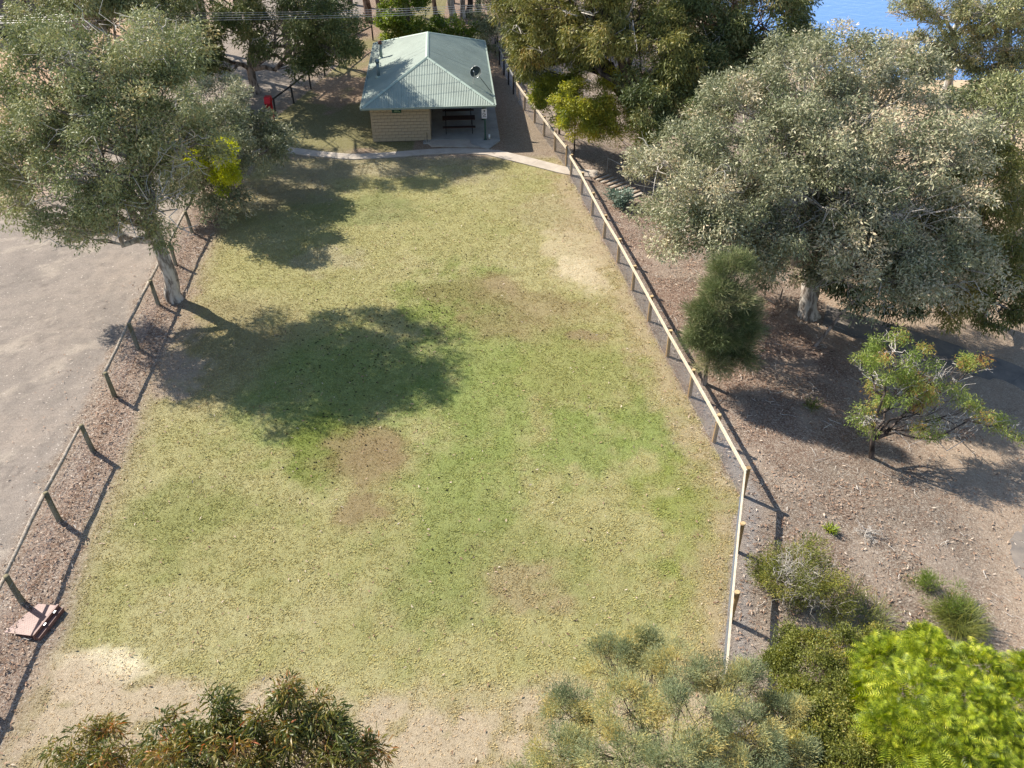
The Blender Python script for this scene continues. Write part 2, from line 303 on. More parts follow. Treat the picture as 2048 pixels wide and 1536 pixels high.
def ground_material():
    m = bpy.data.materials.new('ground'); t = nodes(m); b = t.nodes['Principled BSDF']; L = t.links.new
    b.inputs['Roughness'].default_value = .95; b.inputs['Specular IOR Level'].default_value = .12
    tc = t.nodes.new('ShaderNodeTexCoord'); co = tc.outputs['Object']
    def attr(n): a = t.nodes.new('ShaderNodeAttribute'); a.attribute_name = n; return a
    ac, al, ab, asp = attr('ground_col'), attr('litter'), attr('relief'), attr('speck')
    def noise(s, d=4, r=.6):
        n = t.nodes.new('ShaderNodeTexNoise'); n.inputs['Scale'].default_value = s; n.inputs['Detail'].default_value = d; n.inputs['Roughness'].default_value = r; L(co, n.inputs[0]); return n.outputs[0]
    def mth(op, a, b2, c=None):
        n = t.nodes.new('ShaderNodeMath'); n.operation = op
        for i, q in enumerate((a, b2, c)):
            if q is None: continue
            if isinstance(q, (int, float)): n.inputs[i].default_value = q
            else: L(q, n.inputs[i])
        return n.outputs[0]
    def mr(v, a, b2, c, d):
        n = t.nodes.new('ShaderNodeMapRange'); L(v, n.inputs[0])
        for i, q in enumerate((a, b2, c, d)): n.inputs[i+1].default_value = q
        return n.outputs[0]
    nf = noise(34, 4, .8); nm = noise(9, 4, .7); nff = noise(90, 2, .7)
    # grass: fine light/dark grain
    g = mth('ADD', mr(nf, .3, .7, .62, 1.36), mr(nm, .3, .7, -.14, .14)); g = mth('ADD', g, mr(nff, .3, .7, -.16, .16))
    mul = t.nodes.new('ShaderNodeVectorMath'); mul.operation = 'SCALE'; L(ac.outputs['Color'], mul.inputs[0]); L(g, mul.inputs['Scale'])
    cur = mul.outputs[0]
    # leaf flakes: voronoi cells with random tone
    def vor(s, feat='F1'):
        v = t.nodes.new('ShaderNodeTexVoronoi'); v.inputs['Scale'].default_value = s; v.feature = feat; v.inputs['Randomness'].default_value = 1
        nn = t.nodes.new('ShaderNodeTexNoise'); nn.inputs['Scale'].default_value = s*.7; L(co, nn.inputs[0])
        ad = t.nodes.new('ShaderNodeVectorMath'); ad.operation = 'MULTIPLY_ADD'; L(nn.outputs['Color'], ad.inputs[0]); ad.inputs[1].default_value = (1.2/s,)*3; L(co, ad.inputs[2])
        L(ad.outputs[0], v.inputs[0]); return v
    v1 = vor(24)
    sp = t.nodes.new('ShaderNodeSeparateColor'); L(v1.outputs['Color'], sp.inputs[0])
    rr = t.nodes.new('ShaderNodeValToRGB'); cr = rr.color_ramp; cr.interpolation = 'CONSTANT'
    cols = [(0, (.08, .045, .03)), (.2, (.21, .15, .11)), (.42, (.32, .25, .19)), (.64, (.44, .365, .29)), (.86, (.24, .13, .085)), (.92, (.64, .57, .48))]
    for i, (p, c) in enumerate(cols):
        e = cr.elements[i] if i < 2 else cr.elements.new(p); e.position = p; e.color = (*c, 1)
    L(sp.outputs[0], rr.inputs[0])
    mx = t.nodes.new('ShaderNodeMix'); mx.data_type = 'RGBA'; L(mth('MULTIPLY', al.outputs['Fac'], .42), mx.inputs[0]); L(cur, mx.inputs[6]); L(rr.outputs[0], mx.inputs[7])
    cur = mx.outputs[2]
    # scattered pale flecks
    v2 = vor(5.5); sp2 = t.nodes.new('ShaderNodeSeparateColor'); L(v2.outputs['Color'], sp2.inputs[0])
    fl = mth('MULTIPLY', mr(v2.outputs['Distance'], .10, .17, 1, 0), mth('GREATER_THAN', sp2.outputs[1], .35))
    mx2 = t.nodes.new('ShaderNodeMix'); mx2.data_type = 'RGBA'; L(mth('MULTIPLY', fl, mth('MULTIPLY', asp.outputs['Fac'], .75)), mx2.inputs[0]); L(cur, mx2.inputs[6]); mx2.inputs[7].default_value = (.56, .49, .42, 1)
    cur = mx2.outputs[2]
    L(cur, b.inputs['Base Color'])
    h = mth('ADD', mth('MULTIPLY', nf, .6), mth('MULTIPLY', nm, .35)); h = mth('ADD', h, mth('MULTIPLY', sp.outputs[1], mth('MULTIPLY', al.outputs['Fac'], .25)))
    bp = t.nodes.new('ShaderNodeBump'); bp.inputs['Distance'].default_value = .10; L(mth('MULTIPLY', ab.outputs['Fac'], .9), bp.inputs['Strength']); L(h, bp.inputs['Height']); L(bp.outputs[0], b.inputs['Normal'])
    return m
M['ground'] = ground_material()

def build_ground():
    def axis(lo, hi, st, outlo, outhi):
        a = list(np.arange(lo, hi+1e-6, st)); s_ = st
        x = lo
        L_ = []
        while x > outlo: s_ *= 1.25; x -= s_; L_.append(x)
        s_ = st; x = hi; R_ = []
        while x < outhi: s_ *= 1.25; x += s_; R_.append(x)
        return np.array(L_[::-1]+a+R_)
    X = axis(-24, 26, .16, -2500, 2500); Y = axis(9, 64, .16, -300, 4000)
    gx, gy = np.meshgrid(X, Y, indexing='xy'); gz = TZ(gx, gy)
    C, lit, bmp, spk = ground_fields(gx, gy)
    # soft bank of litter against the left fence and lumpy relief in the near field
    gz = gz+.10*np.exp(-((gx-xleft(gy)-.1)/.35)**2)*(gy < 44)*fbm(gx, gy, 1.4, 31, 2)
    gz = gz+(fbm(gx, gy, 3., 41, 3)-.5)*.04*(np.hypot(gx, gy) < 90)
    ny, nx = gx.shape
    cx = (gx[:-1, :-1]+gx[1:, 1:])/2; cy = (gy[:-1, :-1]+gy[1:, 1:])/2
    car = cx < xleft(cy)-.85
    lawn = (~car) & (cx < xfence(cy)) & (cy < 47.3)
    rest = ~(car | lawn)
    idx = np.arange(ny*nx).reshape(ny, nx)
    Q = np.stack([idx[:-1, :-1], idx[:-1, 1:], idx[1:, 1:], idx[1:, :-1]], -1)
    Vall = np.stack([gx, gy, gz], -1).reshape(-1, 3); Call = C.reshape(-1, 3)
    for nm, mk in (('car_park', car), ('lawn', lawn), ('bush_ground', rest)):
        q = Q[mk]; u, inv = np.unique(q.ravel(), return_inverse=True)
        mb = MB(); mb.add(Vall[u], inv.reshape(-1, 4)); o = mb.obj(nm, M['ground'], smooth=True); tag(o, kind='structure')
        me = o.data
        a = me.attributes.new('ground_col', 'FLOAT_COLOR', 'POINT'); a.data.foreach_set('color', np.hstack([Call[u], np.ones((len(u), 1))]).astype(np.float32).ravel())
        for an, arr in (('litter', lit), ('relief', bmp), ('speck', spk)):
            a = me.attributes.new(an, 'FLOAT', 'POINT'); a.data.foreach_set('value', arr.ravel()[u].astype(np.float32))
build_ground()

# lake far right behind the trees
def lake():
    m = bpy.data.materials.new('lake water'); t = nodes(m); b = t.nodes['Principled BSDF']
    b.inputs['Base Color'].default_value = (.10, .21, .46, 1); b.inputs['Roughness'].default_value = .12; b.inputs['IOR'].default_value = 1.33
    tc = t.nodes.new('ShaderNodeTexCoord'); n = t.nodes.new('ShaderNodeTexNoise'); n.inputs['Scale'].default_value = .8; n.inputs['Detail'].default_value = 4
    t.links.new(tc.outputs['Object'], n.inputs[0]); bp = t.nodes.new('ShaderNodeBump'); bp.inputs['Distance'].default_value = .12; bp.inputs['Strength'].default_value = .6
    t.links.new(n.outputs[0], bp.inputs['Height']); t.links.new(bp.outputs[0], b.inputs['Normal'])
    mb = MB(); mb.add([(15, 60, LAKE_Z), (3000, 60, LAKE_Z), (3000, 4000, LAKE_Z), (15, 4000, LAKE_Z)], [(0, 1, 2, 3)])
    tag(mb.obj('lake', m), kind='structure')
lake()

# ------------------------------------------------------------------ leaves and trees
def unit(a): return a/(np.linalg.norm(a, axis=-1, keepdims=True)+1e-9)
def leaves(mb, C, tints, n, rc, L, W, droop=.5, flat=.75, curved=False, out=None, tv=.12, outw=.5):
    m = len(C); N = m*n
    Cc = np.repeat(C, n, 0); off = RNG.normal(0, 1, (N, 3)); off = unit(off)*(RNG.random((N, 1))**.45)*rc*1.25
    off[:, 2] *= flat; p = Cc+off
    d = RNG.normal(0, .75, (N, 3))+unit(off)*outw
    if out is not None: d += np.repeat(out, n, 0)*outw
    d[:, 2] -= droop; d = unit(d)
    s = unit(np.cross(d, RNG.normal(0, 1, (N, 3)))); ll = L*(.65+.7*RNG.random((N, 1))); ww = W*(.7+.6*RNG.random((N, 1)))
    nrm = np.cross(d, s)
    tt = np.clip(np.repeat(tints, n)+RNG.normal(0, tv, N), 0, 1)
    if not curved:
        V = np.stack([p, p+d*ll*.42+s*ww*.5, p+d*ll+nrm*ll*.08, p+d*ll*.42-s*ww*.5], 1)
        i = np.arange(N)[:, None]*4; mb.add(V.reshape(-1, 3), i+np.array([[0, 1, 2, 3]]), None, tt)
    else:
        down = np.array([0, 0, -1.]); k = ll*.35
        a = p+d*ll*.33+down*k*.10; b = p+d*ll*.66+down*k*.45; c = p+d*ll*.9+down*k*1.1
        V = np.stack([p, a+s*ww*.5, b+s*ww*.42, c, b-s*ww*.42, a-s*ww*.5], 1)
        i = np.arange(N)[:, None]*6
        mb.add(V.reshape(-1, 3), np.concatenate([i+np.array([[0, 1, 4, 5]]), i+np.array([[1, 2, 3, 4]])]), None, np.concatenate([tt, tt]))
def curve(a, b, sag=0., wig=.12, n=5, lift=None):
    a, b = npn(a), npn(b); t = np.linspace(0, 1, n)[:, None]; L = np.linalg.norm(b-a)
    p = a*(1-t)+b*t; w_ = RNG.normal(0, wig*L*.35, (n, 3)); w_[0] = 0; w_[-1] = 0; p = p+w_*np.sin(t*math.pi)
    p[:, 2] += (sag*L*np.sin(t*math.pi))[:, 0]; return p
def crown_points(blob, nsub, rsub, upper=.25):
    c, r = npn(blob[0]), npn(blob[1]); k = unit(RNG.normal(0, 1, (nsub*3, 3))); k = k[k[:, 2] > -(1-upper)][:nsub]
    f = .55+.45*RNG.random((len(k), 1))**.6
    return c+k*r*f, k
def tree(name, label, cat, trunk, r0, blobs, lm, bark, L=.16, W=.05, nsub=14, rsub=1.0, ncl=10, rcl=.38, nl=90, droop=.5, group=None,
         curved=False, limb_r=None, twig_r=.014, seg=6, trunkname='trunk', tv=.12, tint0=.5, spread=.13, upper=.25, wob=.08, outw=.5, flat=.75, grow=1.0, dens=1.0, dead=0):
    trunk = [npn(p) for p in trunk]; base = trunk[0]
    root = thing(name, label, cat, tuple(base), 0, group)
    wood = MB(); lf = MB(); pale = MB()
    # smooth trunk
    T = np.array(trunk)-base; n = max(6, len(T)*4); tt = np.linspace(0, len(T)-1, n); k0 = np.clip(tt.astype(int), 0, len(T)-2); fr = (tt-k0)[:, None]
    fr = fr*fr*(3-2*fr)*.5+fr*.5; TP = T[k0]*(1-fr)+T[k0+1]*fr; TP[1:-1] += RNG.normal(0, r0*.12, (n-2, 3))*[1, 1, 0]
    TR = r0*(1-.6*np.linspace(0, 1, n)); TR[0] *= 1.18; TR[1] *= 1.08
    wood.tube(np.vstack([TP[0]-[0, 0, .25], TP]), np.concatenate([[TR[0]*1.1], TR]), 10 if r0 > .15 else 7, wob=wob)
    for bl in blobs:
        c = npn(bl[0])-base; r = npn(bl[1])*grow; ns = max(3, int(nsub*dens*(bl[2] if len(bl) > 2 else 1))); tb = bl[3] if len(bl) > 3 else 0
        # limb from trunk to blob
        hz = c[2]-r[2]*.5; cand = np.argmin(np.abs(TP[:, 2]-max(hz-np.hypot(*(c[:2]-TP[-1, :2]))*.55, TP[-1, 2]*.35))+np.arange(n)*-.001)
        a = TP[cand]; LP = curve(a, c-[0, 0, r[2]*.15], .05, .18, 7); lr = TR[cand]*.62 if limb_r is None else limb_r
        wood.tube(LP, np.linspace(lr, lr*.35, 7), 7, cap=False, wob=wob)
        K, kd = crown_points((c, r), ns, rsub, upper)
        cen = []; tn = []; od = []
        for p, dd in zip(K, kd):
            j = int(RNG.integers(2, 7)); aa = LP[j]; BP = curve(aa, p, .03, .16, 5); br = min(lr*.35, twig_r*2.6)
            wood.tube(BP, np.linspace(br, br*.45, 5), 5, cap=False)
            rs = rsub*(.7+.6*RNG.random()); q = unit(RNG.normal(0, 1, (ncl, 3))+[0, 0, .25]); q[:, 2] *= .8
            pc = p+q*rs*(.45+.55*RNG.random((ncl, 1))); t_ = tint0+tb+RNG.normal(0, spread)+RNG.normal(0, spread*.5, ncl)
            cen.append(pc); tn.append(t_); od.append(unit(q*.6+dd))
            for e in pc[::2]:
                wood.tube(curve(BP[int(RNG.integers(2, 5))], e, .0, .2, 4), [twig_r, twig_r*.8, twig_r*.6, twig_r*.4], 3, cap=False)
        leaves(lf, np.concatenate(cen), np.concatenate(tn), nl, rcl, L, W, droop, flat, curved, np.concatenate(od), tv, outw)
        for _ in range(int(dead)):
            kk = unit(RNG.normal(0, 1, 3)+[0, -.3, .3]); p = c+kk*r*1.05; j = int(RNG.integers(3, 7)); BP = curve(LP[j], p, 0, .32, 7); pale.tube(BP, np.linspace(twig_r*1.9, twig_r*.6, 7), 4, cap=False)
            for _ in range(2): e_ = curve(BP[4], BP[4]+unit(RNG.normal(0, 1, 3)+kk)*r*.35, 0, .35, 5); pale.tube(e_, np.linspace(twig_r*1.1, twig_r*.4, 5), 3, cap=False)
    wood.obj(trunkname, M[bark] if isinstance(bark, str) else bark, root, smooth=True)
    lf.obj('crown', M[lm] if isinstance(lm, str) else lm, root, tint=True)
    if dead: tag(pale.obj('bare_twigs', M['twig'], root, smooth=True), kind='stuff')
    return root
def B(px, py, Y, rx, ry, rz, dens=1, tb=0): return (P(px, py, Y), (rx, ry, rz), dens, tb)

def Z_(px, py, z, rx, ry, rz, dens=1, tb=0): return (PZ(px, py, z), (rx, ry, rz), dens, tb)
# --- the setting's plants -------------------------------------------------
FAST_DENS = 1.0
b = G(350, 600)
tree('gum_tree', 'tall grey green gum tree by the left log fence, crown over the car park', 'tree',
     [b, P(330, 520, 31), P(300, 440, 30.9), P(290, 330, 30.8), P(270, 230, 31)], .34,
     [B(200, 330, 30, 3.0, 3.0, 2.0), B(310, 390, 29.5, 2.0, 2.2, 1.2, .6), B(90, 330, 30.5, 1.9, 2.4, 1.9, .7), B(130, 200, 32, 2.4, 2.8, 1.8), B(300, 200, 32, 3.0, 3.2, 1.9, 1.1),
      B(230, 110, 33, 2.8, 3., 1.6), B(110, 110, 33.5, 2.0, 2.4, 1.2, .5), B(330, 120, 33.5, 1.9, 2.2, 1.3, .7), B(50, 260, 31.5, 1.6, 2.2, 1.5, .6), B(150, 455, 28.8, 1.0, 1.2, .8, .3), B(230, 430, 29.5, 1.6, 1.6, .9, .5), B(300, 440, 30, .8, .9, .6, .2), B(25, 390, 31, 1., 1.4, .8, .4), B(250, 250, 31, 2.4, 2.6, 2., .9),
      B(365, 285, 31, 1.5, 2.0, 1.2, .5)],
     'gum_left', 'bark_pale', L=.16, W=.05, nsub=15, rsub=.75, ncl=9, rcl=.34, nl=56, droop=.45, dead=8, grow=1.13, dens=1.22, tint0=.63, twig_r=.016)
b = G(500, 372)
tree('gum_tree', 'blue grey gum tree leaning right between the big left gum and the concrete path', 'tree',
     [G(432, 372), P(440, 330, 41), P(450, 290, 41.3)], .2,
     [B(468, 262, 42, 1.5, 2.0, 1.3), B(535, 296, 41.6, 1.1, 1.3, .6, .5), B(430, 215, 43, 1.8, 2.4, 1.2, .7), B(400, 335, 39.6, 1.7, 1.5, 1.3, .9), B(440, 390, 39.2, 1.2, 1.3, .8, .5), B(415, 290, 39.4, 1.8, 1.5, 1.4, 1)],
     'gum_grey', 'bark_grey', L=.18, W=.058, nsub=15, rsub=.7, ncl=8, rcl=.36, nl=66, droop=.4, dead=2, tint0=.55, grow=1.1, dens=1.3)
tree('yellow_green_bush', 'vivid yellow green bush half hidden behind the big left gum', 'bush', [G(450, 420), G(450, 420)+[0, 0, 1]], .05,
     [B(432, 312, 37.4, 1.1, .8, .85, 1.2), B(452, 350, 37.2, .8, .7, .7, .8)], 'yellow', 'bark_grey', L=.12, W=.055, nsub=12, rsub=.35, ncl=7, rcl=.24, nl=46, droop=.1, tint0=.48)
b = G(512, 186)
tree('gum_tree', 'pale forked gum tree crossed by the power lines, behind the black fence', 'tree',
     [b, P(500, 130, 58.5), P(505, 80, 58.5), P(480, 40, 58.5)], .32,
     [B(430, 30, 57, 3.2, 3, 1.8), B(560, 60, 57, 3.0, 3, 2.2), B(640, 40, 55.5, 2.4, 2.4, 2.0), B(670, 95, 55, 1.3, 1.6, 1.2, .5), B(620, 125, 56, 1.2, 1.4, .7, .4), B(400, 90, 57, 2.0, 2, 1.5, .6), B(395, 130, 56, 1.4, 1.6, 1.0, .4), ((-14.5, 54, 11.6), (2.6, 2.4, 1.6), .9), ((-18.5, 52, 11.6), (3.0, 2.6, 1.6), 1), ((-22.5, 50, 11), (2.6, 2.4, 1.6), .8), ((-16.5, 57, 10), (3, 3, 2), .8)],
     'gum_dark', 'bark_grey', L=.25, W=.07, nsub=14, rsub=.9, ncl=9, rcl=.4, nl=58, droop=.6, dead=5, tint0=.58, dens=1.35)
for (px, py, Yt, lab) in ((90, 95, 1, 'dark trunked gum tree beside the grey shed'), (152, 78, 2, 'thin gum tree right of the dark trunked gum at the shed'), (205, 62, 0, 'pale trunked gum tree rising at the top edge left of the forked gum')):
    b = G(px, py); 
    tree('gum_tree', lab, 'tree', [b, b+[-.5, 0, 3], b+[.2-.6*Yt, .3, 7]], .22+.08*(Yt == 1),
         [((b[0]-.3, b[1]-1, 8.2), (2.6, 2.4, 2.2), 1), ((b[0]+1.6, b[1]-1.5, 5.8), (1.7, 1.5, 1.3), .5)],
         'gum_olive', 'bark_dark' if Yt == 1 else 'bark_pale', L=.3, W=.085, nsub=10, rsub=1.0, ncl=7, rcl=.45, nl=40, droop=.5)
# trees and shrubs behind the shelter
TB = [(737, 44, .34, 'bark_red', 'thick stringybark tree, left of the pair at the top edge behind the roof'), (762, 48, .42, 'bark_red', 'thick stringybark tree, right of the pair at the top edge behind the roof'),
      (873, 34, .2, 'bark_red', 'slim brown trunked gum tree standing alone behind the ridge'), (906, 40, .3, 'bark_pale', 'pale trunked gum tree, left of the four behind the roof'),
      (925, 36, .24, 'bark_pale', 'pale leaning gum tree, second of the four behind the roof'), (939, 34, .28, 'bark_dark', 'dark trunked gum tree, third of the four behind the roof'),
      (956, 28, .28, 'bark_dark', 'dark trunked gum tree, right of the four behind the roof'), (905, 6, .2, 'bark_dark', 'dark trunk farthest back at the top edge above the roof'), (700, 8, .25, 'bark_dark', 'dark trunk at the top edge left of the two stringybarks')]
for i, (px, py, r, bk, lab) in enumerate(TB):
    b = G(px, py); ln = RNG.normal(0, .5)
    tree('gum_tree', lab, 'tree', [b, b+[ln*.5, .1, 3], b+[ln*1.6, .3, 7], b+[ln*2, .2, 9.5]], r,
         [((b[0]+ln*2, b[1], 10.5), (3.2, 3, 2.6), 1), ((b[0]+ln*2+RNG.normal(0, 1.8), b[1]-1.5, 8.6), (2., 2, 1.5), .5)],
         'gum_dark', bk, L=.34, W=.1, nsub=8, rsub=1.1, ncl=6, rcl=.5, nl=30, droop=.6, dens=1.7, grow=1.25)
b = npn((-28, 55, 0))
tree('gum_tree', 'olive green gum tree filling the top edge between the shed and the forked gum', 'tree', [b, b+[.2, 0, 3], b+[1, .2, 6]], .3,
     [B(150, 25, 51, 1.9, 2, 1.2, .8), B(240, 15, 51, 2.0, 2, 1.3, .8), B(330, 20, 52, 2.0, 2, 1.3, .8), B(75, 20, 54, 1.5, 2, 1.1, .6), B(200, -20, 51, 2.4, 2.4, 1.6, 1), B(360, 70, 53, 1.5, 1.6, 1.1, .5)], 'gum_left', 'bark_pale', L=.24, W=.07, nsub=14, rsub=.8, ncl=8, rcl=.4, nl=46, droop=.6, tint0=.55, dead=3, twig_r=.02, dens=1.2)
for (x_, y_, r_, lab) in ((-17.5, 67, .3, 'gum tree standing behind the forked gum, its stem half hidden by leaves'), (-22.5, 63.5, .34, 'gum tree on the dirt left of the forked gum, dark against the bare ground'), (-27, 70, .3, 'gum tree at the top edge between the shed and the forked gum'), (-8.5, 70.5, .3, 'gum tree at the top edge just left of the stringybark pair'), (3.5, 71, .3, 'gum tree behind the grey wire fence right of the roof')):
    b = npn((x_, y_, float(TZ(x_, y_))))
    tree('gum_tree', lab, 'tree', [b, b+[.1, 0, 3], b+[.3, .2, 6.5], b+[.2, .2, 9]], r_, [((x_, y_-1, 10), (3.4, 3.2, 2.4), 1), ((x_+2, y_-2.5, 7.5), (2.2, 2, 1.5), .6), ((x_-2.2, y_-2, 7.8), (2.2, 2, 1.5), .6), ((x_-.3, y_-2.5, 5.6), (1.6, 1.5, 1.0), .35)], 'gum_dark', 'bark_grey', L=.3, W=.08, nsub=12, rsub=1.0, ncl=7, rcl=.46, nl=34, droop=.7, tint0=.5, dens=1.3)
for (px_, py_, r_, lab) in ((655, 100, .9, 'low dusty shrub on the shaded bank between the forked gum and the roof'), (700, 62, 1.0, 'small dusty shrub on the bank just left of the green shrub behind the roof'), (1065, 150, 1.1, 'dark leafy shrub against the outside of the grey wire fence')):
    b = G(px_, py_)
    tree('dusty_shrub', lab, 'shrub', [b, b+[0, 0, .6]], .05, [(b+[0, 0, .7], (r_, r_, r_*.7), 1)], 'gum_dark', 'bark_grey', L=.2, W=.06, nsub=14, rsub=.45, ncl=7, rcl=.3, nl=34, droop=.3, tint0=.55)
tree('green_shrub', 'bright leafy green shrub rising behind the left side of the roof', 'shrub', [G(815, 92), G(815, 92)+[0, 0, 1]], .08,
     [(G(815, 92)+[0, 0, 2.6], (2.1, 1.7, 1.9), 1.2), (G(780, 95)+[0, 0, 1.3], (1.2, 1.2, 1.1), .5)], 'bright', 'bark_grey', L=.22, W=.11, nsub=16, rsub=.6, ncl=8, rcl=.34, nl=45, droop=.1, tint0=.62)
tree('green_shrub', 'low rounded dark green shrub behind the right side of the ridge', 'shrub', [G(905, 84), G(905, 84)+[0, 0, .7]], .07,
     [(G(905, 86)+[0, 0, 1.0], (2.0, 1.4, 1.1), 1), (G(945, 96)+[0, 0, .7], (1., 1., .8), .5)], 'bright', 'bark_grey', L=.2, W=.1, nsub=12, rsub=.55, ncl=8, rcl=.32, nl=42, droop=.1, tint0=.42)
tree('gum_sapling', 'wispy grey green sapling right of the roof\'s back corner', 'tree', [G(995, 112), G(995, 112)+[0, 0, 2]], .08,
     [B(992, 60, 66, 1.2, 1.2, 2.2, 1), B(970, 30, 68, 1.1, 1.1, 1.3, .6), B(1010, 20, 66, 1.2, 1.2, 1.6, .6)], 'gum_grey', 'bark_dark', L=.26, W=.06, nsub=10, rsub=.6, ncl=7, rcl=.35, nl=36, droop=.9, tint0=.45)
# gums right of the gate
b = G(1300, 285)
tree('gum_tree', 'golden olive gum tree with low crooked limbs beyond the fence right of the shelter', 'tree',
     [b, P(1270, 190, 46.8), P(1245, 120, 47), P(1200, 50, 47.5)], .4,
     [B(1080, 60, 50, 2.0, 2.6, 2.0), B(1062, 110, 50.5, .8, 1.5, 1.2, .5), B(1150, 10, 49, 2.8, 3, 2.0), B(1190, 75, 48, 2.2, 2.4, 1.4), B(1110, 85, 49, 1.6, 2, 1.1, .7), B(1260, 60, 47, 2.4, 2.6, 2.4), B(1330, 130, 45.5, 2.0, 2.2, 2.0), B(1050, 20, 52, 1.8, 2, 1.6, .6), B(1230, -60, 49, 4, 3, 2.4)],
     'gum_olive', 'bark_dark', L=.25, W=.06, nsub=14, rsub=.8, ncl=9, rcl=.38, nl=56, droop=1.0, dead=8, tint0=.6, grow=1.02, dens=1.45, twig_r=.02)
b = G(1450, 262)
tree('gum_tree', 'dense dark green gum tree in front of the blue water, right of the golden gum', 'tree',
     [b, P(1465, 150, 50.5), P(1470, 60, 50.5), P(1470, 0, 50.5)], .42,
     [B(1340, 20, 52, 3.2, 3, 2.6), B(1400, 40, 49, 2.4, 2.6, 2.0, .9), B(1420, 110, 48, 2.0, 2.2, 1.6, .7), B(1440, 40, 50, 3.2, 3, 2.6), B(1530, 40, 49, 2.2, 3, 2.4), B(1580, 95, 48, 1.3, 2, 1.2, .5), B(1480, 150, 48, 3.0, 2.6, 2.2), B(1380, 180, 46, 2.6, 2.6, 2.2), B(1450, -80, 50, 5, 4, 3)],
     'gum_dark', 'bark_red', L=.25, W=.065, nsub=14, rsub=.85, ncl=9, rcl=.4, nl=56, droop=.9, dead=4, tint0=.62, grow=1.1, dens=1.45)
b = G(1345, 250); tree('gum_tree', 'dull green gum tree filling the gap under the golden and dark gums', 'tree', [b, b+[0, 0, 2.5]], .2,
     [B(1300, 210, 44, 1.8, 2, 1.5, .8), B(1400, 230, 42, 2, 2, 1.6, .8)], 'gum_dark', 'bark_dark', L=.24, W=.06, nsub=12, rsub=.7, ncl=8, rcl=.36, nl=45, droop=.8, tint0=.5, dens=1.4, grow=1.2)
b = G(1118, 268)
tree('bushy_sapling', 'bushy yellow green sapling on a thin dark stem just outside the pale fence', 'tree', [b, b+[0, 0, 1.2], P(1118, 190, b[1])], .06,
     [B(1118, 190, 49.4, 1.3, 1.2, 1.1), B(1108, 165, 50, 1.2, 1., .9, .7), B(1092, 200, 49.6, .8, .8, .7, .5), B(1125, 225, 48.6, .9, .8, .7, .6)], 'yellowish', 'bark_dark', L=.15, W=.06, nsub=14, rsub=.45, ncl=8, rcl=.28, nl=52, droop=.3, tint0=.6)
b = G(1148, 308)
tree('bushy_sapling', 'rounded yellow green sapling by the gate post, leaves down to its foot', 'tree', [b, b+[0, 0, 1.0], P(1150, 240, b[1])], .055,
     [B(1165, 208, 46.4, 1.5, 1.2, 1.2, 1.2), B(1172, 250, 46.2, 1.2, 1., .9, .9), B(1200, 225, 46, 1., 1., .9, .6)], 'yellowish', 'bark_dark', L=.14, W=.055, nsub=15, rsub=.45, ncl=8, rcl=.27, nl=52, droop=.4, tint0=.72)
b = G(1215, 262)
tree('green_shrub', 'feathery green shrub on the bank behind the two fence saplings', 'shrub', [b, b+[0, 0, 1.0]], .06,
     [B(1235, 238, 46.8, 1.5, 1.3, 1.1), B(1262, 262, 45.6, 1.1, 1.1, .7, .7), B(1245, 175, 48.5, 1.4, 1.2, 1.2, .7), B(1185, 165, 50, 1.3, 1.2, 1.0, .7)], 'yellowish', 'bark_dark', L=.2, W=.035, nsub=12, rsub=.6, ncl=8, rcl=.32, nl=52, droop=-.2, tint0=.62)
# the big right gum
b = G(1616, 632)
tree('gum_tree', 'huge round silver grey gum tree filling the right of the bush slope', 'tree',
     [b, P(1622, 560, b[1]+.2), P(1630, 500, b[1]+.4), P(1640, 420, b[1]+.6), P(1620, 330, b[1]+1)], .42,
     [B(1400, 380, 31, 2.3, 2.4, 1.7), B(1520, 330, 31, 2.6, 2.6, 2.0), B(1330, 320, 32.5, 1.3, 2.0, 1.2, .5), B(1480, 470, 29, 1.8, 1.8, 1.3, .8), B(1650, 400, 29.5, 2.6, 2.4, 2.0), B(1780, 420, 29.5, 2.6, 2.4, 2.0), B(1600, 230, 33, 2.8, 3, 1.8),
      B(1740, 240, 33, 3.0, 3, 2.0), B(1850, 320, 32, 2.2, 2.6, 2.0), B(1640, 150, 35, 2.6, 2.6, 1.4), B(1860, 520, 29, 2.2, 2.2, 1.5), B(1740, 540, 28.5, 2.2, 2, 1.2, .8), B(1500, 220, 33.5, 2.2, 2.6, 1.4, .8), B(1790, 160, 36, 2.4, 2.4, 1.3, .8), B(1370, 450, 30, 1.3, 1.4, .9, .4), B(1700, 300, 31, 2.4, 2.4, 1.6), B(1550, 500, 29, 1.3, 1.3, .8, .5), B(1700, 470, 28.8, 1.5, 1.5, .9, .5)],
     'gum_grey', 'bark_pale', L=.165, W=.055, nsub=13, rsub=.8, ncl=9, rcl=.37, nl=66, droop=.35, dead=7, tint0=.64, grow=1.12, dens=1.45)
b = G(1630, 692)
tree('leaning_tree', 'thin bare tree leaning right under the silver gum, leaves only at its tip', 'tree', [b, P(1690, 620, b[1]+.2), P(1745, 565, b[1]+.5)], .08,
     [B(1765, 545, b[1]+.4, 1.1, 1, .7, .6)], 'gum_dark', 'bark_grey', L=.16, W=.045, nsub=8, rsub=.5, ncl=7, rcl=.3, nl=40, droop=.7)
b = G(1560, 600); tree('dark_understorey_shrub', 'blue grey shrub in the shade left of the silver gum\'s trunk', 'shrub', [b, b+[0, 0, .6]], .05,
     [B(1550, 545, b[1], 1.1, 1, .8), B(1500, 520, b[1]+.5, .9, .9, .6, .5)], 'gum_grey', 'bark_grey', L=.15, W=.045, nsub=10, rsub=.5, ncl=8, rcl=.3, nl=46, droop=.6, tint0=.4)
